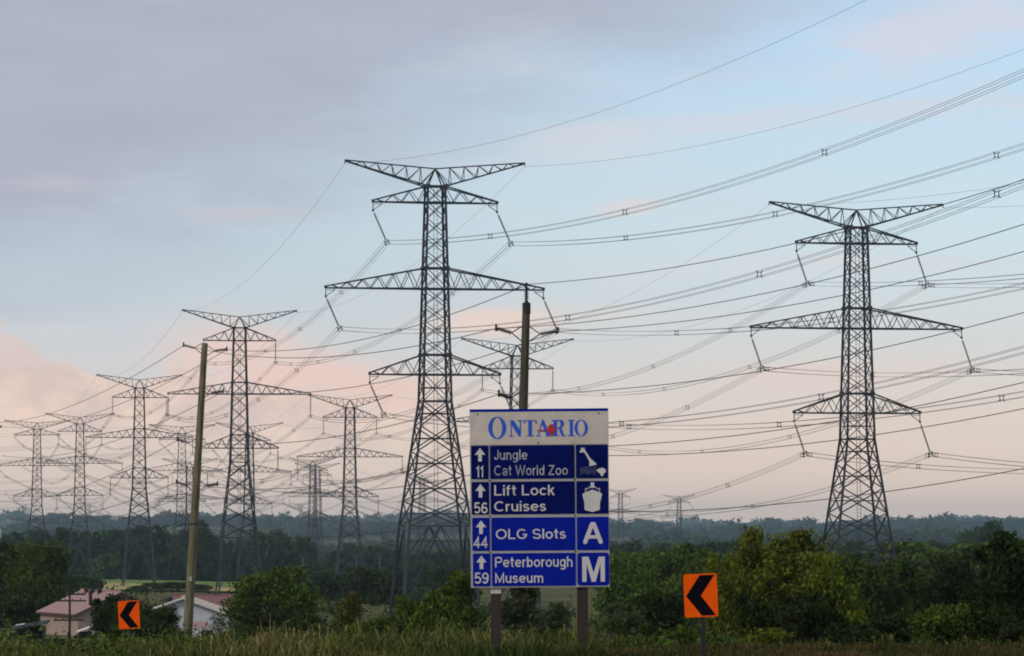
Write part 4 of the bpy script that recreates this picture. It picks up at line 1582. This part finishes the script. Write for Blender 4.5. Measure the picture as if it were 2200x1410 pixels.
COUNT = {}
ORD = ['', 'second ', 'third ', 'fourth ', 'fifth ', 'sixth ', 'seventh ', 'eighth ', 'ninth ', 'tenth ', 'eleventh ', 'twelfth ', 'thirteenth ', 'fourteenth ', 'fifteenth ', 'sixteenth ',
       'seventeenth ', 'eighteenth ', 'nineteenth ', 'twentieth ', 'twenty-first ', 'twenty-second ', 'twenty-third ', 'twenty-fourth ']


def nth(label):
    k = COUNT.get(label, 0)
    COUNT[label] = k + 1
    return f'{ORD[k] or "leftmost "}{label}' + (' from left' if k else '')


def tree(key, px, wpx, top_py, Y, leaf, label, cat='tree', name='tree', group=None, rot=None):
    cm, tm, asp = PROTO[key]
    ck = (key, leaf)
    if ck not in CACHE:
        c2 = cm.copy()
        c2.materials.clear()
        c2.materials.append(LEAF[leaf])
        CACHE[ck] = c2
    x = (px - 1100) / FPX * Y
    gz = ground(x, Y)
    h = max(.4, at(px, top_py, Y).z - gz)
    r_ = wpx / 2 / FPX * Y
    root = empty(name, (x, Y, gz - .05))
    root.rotation_euler = (0, 0, RT.uniform(0, 6.28) if rot is None else rot)
    tag(root, nth(label) if group else label, cat, group)
    c = link('crown' if cat == 'tree' else 'foliage', CACHE[ck], root)
    t = link('trunk' if cat == 'tree' else 'stems', tm, root)
    for o in (c, t):
        o.scale = (r_, r_, h / asp)
    return root


NEAR = [
    ('dome0', -10, 200, 1152, 478, 'dark', 'dark leafy tree cut by the left edge of the photo', 'tree', 'broadleaf_tree'),
    ('dome1', 85, 130, 1162, 470, 'green', 'dark green tree left of the beige house, second from the edge', 'tree', 'broadleaf_tree'),
    ('near_bush0', 30, 140, 1265, 462, 'dark', 'dark shrub under the trees at the left edge', 'shrub', 'shrub'),
    ('near_bush1', 248, 104, 1276, 300, 'deep', 'dark bush just left of the small chevron sign', 'shrub', 'shrub'),
    ('near_bush2', 335, 120, 1299, 290, 'dark', 'dark rounded bush just right of the small chevron sign', 'shrub', 'shrub'),
    ('near_bush0', 290, 90, 1310, 262, 'dark', 'low dark bush directly behind the small chevron sign', 'shrub', 'shrub'),
    ('dome0', 588, 190, 1213, 330, 'green', 'round dense green tree between the leaning pole and the tawny sapling', 'tree', 'broadleaf_tree'),
    ('near_bush1', 566, 130, 1312, 235, 'deep', 'dark shrub below the left side of the round tree', 'shrub', 'shrub'),
    ('near_bush2', 658, 120, 1318, 228, 'deep', 'dark shrub below the right side of the round tree', 'shrub', 'shrub'),
    ('weed', 468, 60, 1318, 190, 'grey', 'pale weedy shrub at the foot of the white gable', 'shrub', 'shrub'),
    ('weed', 505, 70, 1330, 180, 'grey', 'pale green weed clump below the round tree, beside the weedy shrub', 'shrub', 'shrub'),
    ('sapling', 752, 70, 1266, 170, 'brown', 'tawny thin sapling standing between the round tree and the sign', 'tree', 'sapling'),
    ('near_bush0', 790, 90, 1325, 160, 'green', 'green shrub at the foot of the tawny sapling', 'shrub', 'shrub'),
    ('near_bush2', 708, 70, 1345, 165, 'dark', 'low dark shrub left of the tawny sapling', 'shrub', 'shrub'),
    ('near_tall1', 985, 125, 1222, 190, 'green', 'bright green bushy tree just left of the information sign', 'tree', 'broadleaf_tree'),
    ('near_bush1', 925, 130, 1268, 186, 'green', 'green bush in front of the tallest pylon legs', 'shrub', 'shrub'),
    ('near_bush2', 868, 95, 1312, 200, 'dark', 'dark bush left of the green bush below the tallest pylon', 'shrub', 'shrub'),
    ('near_tall2', 1128, 120, 1240, 166, 'grey', 'grey green slender tree seen between the sign posts', 'tree', 'broadleaf_tree'),
    ('near_bush0', 1185, 80, 1292, 195, 'grey', 'small grey green bush between the sign posts', 'shrub', 'shrub'),
    ('near_bush1', 1345, 95, 1292, 165, 'grey', 'greyish shrub right of the sign posts', 'shrub', 'shrub'),
    ('near_bush2', 1425, 130, 1268, 205, 'deep', 'dark bush left of the large orange chevron sign', 'shrub', 'shrub'),
    ('near_bush0', 1395, 95, 1335, 130, 'dark', 'low dark shrub between the sign and the large chevron', 'shrub', 'shrub'),
    ('near_bush1', 1470, 90, 1340, 125, 'green', 'low green shrub at the foot of the large chevron sign', 'shrub', 'shrub'),
    ('near_round1', 1340, 150, 1190, 400, 'green', 'hazy olive tree just right of the information sign', 'tree', 'broadleaf_tree'),
    ('near_round0', 1425, 170, 1168, 430, 'green', 'hazy olive tree midway between sign and yellowish trees', 'tree', 'broadleaf_tree'),
    ('near_round2', 1500, 130, 1178, 410, 'green', 'hazy olive tree above the large orange chevron', 'tree', 'broadleaf_tree'),
    ('near_tall0', 1605, 150, 1126, 178, 'yellow', 'yellowish green tree with a pointed top right of the large chevron', 'tree', 'broadleaf_tree'),
    ('near_tall1', 1700, 185, 1132, 168, 'yellow', 'tall yellowish green tree left of the large pylon legs', 'tree', 'broadleaf_tree'),
    ('near_round1', 1775, 140, 1185, 160, 'yellow', 'yellow green tree hiding the feet of the large pylon', 'tree', 'broadleaf_tree'),
    ('near_bush2', 1555, 100, 1190, 185, 'yellow', 'yellowish bush directly behind the large chevron sign', 'shrub', 'shrub'),
    ('near_bush0', 1640, 140, 1270, 135, 'deep', 'dark green shrub below the pointed yellowish tree', 'shrub', 'shrub'),
    ('near_bush1', 1745, 150, 1265, 128, 'deep', 'dark shrub below the tall yellowish tree', 'shrub', 'shrub'),
    ('near_bush2', 1650, 95, 1345, 112, 'yellow', 'low yellow green shrub right of the large chevron post', 'shrub', 'shrub'),
    ('near_round0', 1870, 150, 1192, 230, 'dark', 'dark tree right of the large pylon feet', 'tree', 'broadleaf_tree'),
    ('near_round2', 1955, 165, 1196, 242, 'dark', 'dark tree midway between the large pylon and right edge', 'tree', 'broadleaf_tree'),
    ('near_round1', 2045, 150, 1190, 222, 'deep', 'dark tree left of the tree at the right edge', 'tree', 'broadleaf_tree'),
    ('near_round0', 2195, 210, 1140, 140, 'deep', 'big dark tree cut by the right edge of the photo', 'tree', 'broadleaf_tree'),
    ('near_tall2', 2125, 130, 1195, 150, 'deep', 'dark tree beside the big tree at the right edge', 'tree', 'broadleaf_tree'),
    ('near_bush1', 1930, 170, 1318, 120, 'deep', 'low spreading dark shrub under the dark trees on the right', 'shrub', 'shrub'),
    ('near_bush2', 2035, 160, 1295, 118, 'green', 'fresh green shrub in the lower right', 'shrub', 'shrub'),
    ('near_bush0', 1840, 130, 1335, 116, 'deep', 'low dark shrub below the yellow green tree on the right', 'shrub', 'shrub'),
    ('near_bush2', 2125, 150, 1305, 114, 'deep', 'dark shrub at the foot of the right edge tree', 'shrub', 'shrub'),
    ('near_bush0', 2200, 130, 1330, 110, 'deep', 'dark shrub in the lower right corner', 'shrub', 'shrub'),
    ('weed', 668, 62, 1364, 92, 'gold', 'yellow goldenrod clump in the grass at bottom centre left', 'flowers', 'goldenrod'),
    ('weed', 700, 46, 1368, 90, 'gold', 'smaller goldenrod clump right of the first one', 'flowers', 'goldenrod'),
]
for key, px, w, top, Y, lf, lab, cat, nm in NEAR:
    tree(key, px, w, top, Y, lf, lab, cat, nm)

# open ground clumps further off
for i, px in enumerate(sorted(RT.uniform(680, 1010) for _ in range(14))):
    tree(f'mid_bush{i % 3}', px, RT.uniform(60, 110), RT.uniform(1215, 1262), RT.uniform(620, 1000), 'wood', 'dark clump on open ground around the tallest pylon', 'tree', 'broadleaf_tree', 'clumps around the tallest pylon')
for i, (px, w, tp_) in enumerate(((165, 80, 1235), (205, 50, 1240), (300, 60, 1258), (360, 120, 1250), (420, 80, 1255))):
    tree(f'mid_bush{i % 3}', px, w, tp_, 900 + 40 * i, 'wood', 'dark bush in the fields behind the houses', 'shrub', 'shrub', 'bushes behind the houses')
for i, (px, w, tp_, Y) in enumerate(((1370, 160, 1186, 560), (1590, 150, 1178, 640), (1850, 170, 1172, 660), (1960, 210, 1163, 640), (2070, 190, 1168, 600), (2160, 180, 1160, 620))):
    tree(f'mid_round{i % 3}', px, w, tp_, Y, 'green', 'olive tree beyond the dark trees on the right', 'tree', 'broadleaf_tree', 'olive trees on the right')
# wood behind the fields on the left, crown beside crown
x = -60
i = 0
while x < 660:
    w = RT.uniform(62, 105)
    tpv = RT.uniform(1114, 1148) if x < 470 else RT.uniform(1134, 1165)
    if 560 < x < 625:
        tpv = 1137
    tree(('mid_round', 'mid_tall')[i % 3 == 2] + str(i % 3), x, w, tpv, RT.uniform(1520, 1640), 'wood', 'tall dark tree in the hazy wood behind the fields', 'tree', 'broadleaf_tree', 'wood behind the fields')
    tree(f'mid_bush{(i + 1) % 3}', x + RT.uniform(-20, 20), w * .9, RT.uniform(1172, 1205), RT.uniform(1490, 1520), 'wood', 'low tree fronting the hazy wood behind the fields', 'tree', 'broadleaf_tree', 'front of the wood behind the fields')
    x += w * .55
    i += 1
x = 640
while x < 1030:
    w = RT.uniform(60, 100)
    tree(f'mid_round{i % 3}', x, w, RT.uniform(1168, 1198), RT.uniform(1500, 1800), 'wood', 'hazy tree in the valley behind the tallest pylon', 'tree', 'broadleaf_tree', 'valley trees behind the tallest pylon')
    tree(f'mid_bush{i % 3}', x + 25, w * 1.1, RT.uniform(1198, 1222), RT.uniform(1250, 1400), 'wood', 'lower hazy tree in front of the valley trees', 'tree', 'broadleaf_tree', 'lower valley trees')
    x += w * .62
    i += 1
x = 1300
while x < 2260:
    w = RT.uniform(60, 110)
    tree(f'mid_round{i % 3}', x, w, RT.uniform(1158, 1184), RT.uniform(1050, 1400), 'wood', 'blue grey hazy tree in the belt behind the right hand trees', 'tree', 'broadleaf_tree', 'belt behind the right hand trees')
    x += w * .6
    i += 1
for key, px, w, tp_, Y, lab in (('mid_round0', 2122, 72, 1119, 1500, 'dark rounded tree standing above the skyline at the right'),
                               ('mid_round2', 2075, 70, 1138, 1500, 'lower dark tree left of the rounded skyline tree at right'),
                               ('conifer', 2150, 20, 1113, 6500, 'narrow far conifer right of the rounded skyline tree'),
                               ('mid_tall1', 2181, 40, 1115, 6500, 'pale far tree on the skyline near the right edge'),
                               ('mid_round1', 1663, 58, 1113, 7600, 'pale rounded tree rising above the skyline left of the large pylon'),
                               ('mid_round2', 1840, 84, 1117, 7600, 'pale broad tree on the skyline behind the large pylon legs'),
                               ('mid_round1', 1375, 66, 1114, 7600, 'pale rounded tree on the skyline right of the information sign'),
                               ('mid_round0', 125, 56, 1102, 8200, 'pale rounded tree on the skyline between the leftmost pylons'),
                               ('mid_round2', 215, 52, 1106, 8200, 'pale rounded tree on the skyline right of the second pylon'),
                               ('mid_round0', 785, 60, 1122, 5600, 'hazy rounded tree on the ridge right of the pylon above the sapling'),
                               ('mid_round1', 828, 45, 1130, 5600, 'smaller hazy tree on the ridge left of the tallest pylon legs')):
    tree(key, px, w, tp_, Y, 'wood', lab, 'tree', 'skyline_tree')


def belt(name, Y0, rows, step, hmin, hmax, leaf, nleaf, label, seed):
    rng = np.random.default_rng(seed)
    out = []
    for r_ in range(rows):
        Yr = Y0 + r_ * step * 3
        half = .15 * Yr + 60
        xs_ = np.arange(-half, half, step)
        xs_ = xs_ + rng.normal(size=len(xs_)) * step * .35
        yy = Yr + rng.normal(size=len(xs_)) * step
        zz = ground_np(xs_, yy)
        hh = rng.uniform(hmin, hmax, len(xs_)) * (1 + .25 * np.sin(xs_ / 47 + seed) * np.sin(xs_ / 19 + 2 * seed))
        hh = hh * (1 + .16 * np.sin(xs_ / (Yr * .011) + seed * 2) * np.sin(xs_ / (Yr * .0047)))
        big = rng.random(len(xs_)) < .12
        hh[big] *= rng.uniform(1.15, 1.5, big.sum())
        hh = np.minimum(hh, hmax * 1.5)
        wr = step * rng.uniform(.55, 1.0, len(xs_))
        k = nleaf
        d = rng.normal(size=(len(xs_), k, 3))
        d /= np.linalg.norm(d, axis=2, keepdims=True)
        rad = rng.uniform(.55, 1.05, (len(xs_), k, 1))
        lump = 1 + .25 * np.sin(d[:, :, :1] * 5 + xs_[:, None, None]) * np.cos(d[:, :, 2:] * 4)
        p = d * rad * lump
        c = np.stack([xs_, yy, zz + hh * .5], 1)[:, None, :]
        sc = np.stack([wr, wr, hh * .5], 1)[:, None, :]
        out.append((c + p * sc).reshape(-1, 3))
    P_ = np.concatenate(out)
    v = leaf_quads(P_, leaf, rng)
    o = link(name, quads_mesh(name, v, LEAF['wood']))
    tag(o, label, 'woodland', kind='stuff')


belt('far_woodland', 2750, 3, 11, 9, 14, 3.0, 140, 'hazy woodland belt in the valley, nearest of the far belts', 1)
belt('far_woodland', 3800, 3, 13, 11, 17, 3.8, 120, 'pale woodland belt across the middle of the far slopes', 2)
belt('far_woodland', 5400, 3, 17, 14, 21, 5.0, 90, 'pale blue woodland belt on the lower far hills', 3)
belt('far_woodland', 7200, 3, 22, 14, 22, 6.0, 110, 'pale blue woodland belt high on the far hills', 4)
belt('far_woodland', 10400, 3, 28, 15, 24, 7.0, 120, 'palest woodland along the crest of the far hills', 5)

# ------------------------------------------------------------------ scrub and grass
rng = np.random.default_rng(77)


def scrub(name, n, Y0, Y1, hmin, hmax, leafs, size, m, label, seed, pmin=-150, pmax=2350):
    rng = np.random.default_rng(seed)
    Yr = Y0 * (Y1 / Y0) ** rng.random(n)
    px = rng.uniform(pmin, pmax, n)
    x = (px - 1100) / FPX * Yr
    z = ground_np(x, Yr)
    h = rng.uniform(hmin, hmax, n)
    clear = (px > 20) & (px < 250) & (Yr < 425) & (Yr > 150) | (px > 405) & (px < 470) & (Yr < 370) & (Yr > 150)
    keep = ~clear & ((np.sin(x * .23 + Yr * .05) + np.sin(x * .09 - Yr * .12 + 1) + rng.normal(size=n) * .8) > -.4)
    x, Yr, z, h = x[keep], Yr[keep], z[keep], h[keep]
    g = rng.normal(size=(len(x), leafs, 3)) * np.array([.45, .45, .26])
    g[:, :, 2] = np.abs(g[:, :, 2]) * 1.6
    P_ = np.stack([x, Yr, z], 1)[:, None, :] + g * h[:, None, None]
    v = leaf_quads(P_.reshape(-1, 3), size, rng)
    o = link(name, quads_mesh(name, v, m))
    tag(o, label, 'undergrowth', kind='stuff')


scrub('undergrowth', 700, 122, 300, .4, 1.2, 60, .17, LEAF['dark'], 'dark leafy undergrowth on the slope behind the verge', 3)
scrub('undergrowth', 500, 122, 420, .35, 1.0, 60, .16, LEAF['green'], 'green leafy undergrowth scattered over the slope', 4)
scrub('undergrowth', 420, 420, 900, 1.0, 2.6, 40, .5, LEAF['wood'], 'low scrub over the valley floor', 5)


def grass(name, n, Y0, Y1, hmin, hmax, pal, label, seed, pmin, pmax, wid=.012, heads=True):
    rng = np.random.default_rng(seed)
    Yr = rng.uniform(Y0, Y1, n)
    px = rng.uniform(pmin, pmax, n)
    x = (px - 1100) / FPX * Yr
    # tufts
    tx, ty = rng.normal(size=n) * .15, rng.normal(size=n) * .3
    x = np.round(x / .42) * .42 * .5 + x * .5 + tx
    Yr = Yr + ty
    z = ground_np(x, Yr)
    h = rng.uniform(hmin, hmax, n) * (.8 + .35 * np.sin(x * .9) * np.sin(x * .37 + Yr * .4) + .2 * np.sin(x * 2.3 + Yr) + .12 * np.sin(x * 5.1))
    lean = rng.normal(size=(n, 2)) * .22
    th = rng.uniform(0, math.pi, n)
    wv = np.stack([np.cos(th), np.sin(th), np.zeros(n)], 1) * wid
    h = h * np.where(x < -5.0, .78, 1.0) * np.where(x < -7.5, .7, 1.0)
    p0 = np.stack([x, Yr, z - .03], 1)
    p1 = p0 + np.stack([lean[:, 0] * h * .35, lean[:, 1] * h * .35, h * .6], 1)
    p2 = p0 + np.stack([lean[:, 0] * h, lean[:, 1] * h, h], 1)
    hw_ = np.where(rng.random(n) < .35, 1.6, .35)[:, None]
    v = np.stack([p0 - wv, p0 + wv, p1 + wv * .8, p1 - wv * .8, p1 - wv * .8, p1 + wv * .8, p2 + wv * hw_, p2 - wv * hw_], 1).reshape(-1, 3)
    me = quads_mesh(name, v, None)
    m = bpy.data.materials.new(name + '_blades')
    m.use_nodes = True
    t = m.node_tree
    b = t.nodes['Principled BSDF']
    b.inputs['Roughness'].default_value = .9
    b.inputs['Specular IOR Level'].default_value = .08
    at_ = t.nodes.new('ShaderNodeAttribute')
    at_.attribute_name = 'tone'
    rp = t.nodes.new('ShaderNodeValToRGB')
    els = rp.color_ramp.elements
    els[0].position, els[0].color = 0, (*pal[0], 1)
    els[1].position, els[1].color = 1, (*pal[-1], 1)
    for i, c in enumerate(pal[1:-1]):
        e = els.new((i + 1) / (len(pal) - 1))
        e.color = (*c, 1)
    t.links.new(at_.outputs['Fac'], rp.inputs[0])
    t.links.new(rp.outputs[0], b.inputs['Base Color'])
    me.materials.append(m)
    patch = .5 + .5 * np.sin(x * .55 + 1.0) * np.sin(Yr * .5 + x * .21)
    tone = np.clip(patch * .62 + rng.random(n) ** 1.5 * .6 - .10, 0, 1)
    a = me.attributes.new('tone', 'FLOAT', 'FACE')
    a.data.foreach_set('value', np.repeat(tone, 2).astype(np.float32))
    o = link(name, me)
    tag(o, label, 'grass', kind='stuff')


PAL = [(.018, .034, .007), (.038, .060, .012), (.072, .088, .019), (.14, .128, .038), (.26, .205, .085)]
PALR = [(.020, .032, .008), (.042, .048, .013), (.085, .060, .022), (.14, .085, .035)]
grass('verge_grass', 52000, 84, 106, .12, .46, PAL, 'tall dry seeding grass along the verge left of the sign post', 9, -200, 1290, .010)
grass('verge_grass', 32000, 82, 100, .08, .28, PALR, 'reddish brown short dry grass along the verge on the right', 10, 1180, 2400, .010)
scrub('verge_plants', 330, 86, 112, .18, .55, 46, .075, LEAF['green'], 'small leafy weeds scattered through the verge grass', 21, -150, 1500)
scrub('verge_plants', 160, 84, 112, .15, .45, 46, .075, LEAF['deep'], 'small dark leafy weeds scattered through the verge', 22, -150, 2350)
grass('verge_weeds', 2600, 85, 104, .35, .72, PAL[1:], 'scattered taller seeding weeds standing above the verge grass', 15, -200, 1300, .013)
grass('slope_grass', 30000, 106, 170, .12, .42, PAL, 'rough grass on the slope just behind the verge', 12, -200, 2400, .016)

# ------------------------------------------------------------------ haze
mb = MB()
mb.box(-4900, 4900, -420, 12800, -75, 62)
hz = bpy.data.materials.new('haze')
hz.use_nodes = True
hz.node_tree.nodes.clear()
pv = hz.node_tree.nodes.new('ShaderNodeVolumePrincipled')
pv.inputs['Color'].default_value = (0.62, 0.84, 1.0, 1)
pv.inputs['Density'].default_value = 6.0e-5
pv.inputs['Anisotropy'].default_value = 0.72
ho = hz.node_tree.nodes.new('ShaderNodeOutputMaterial')
hz.node_tree.links.new(pv.outputs[0], ho.inputs['Volume'])
tag(mb.build('haze', hz), kind='stuff')
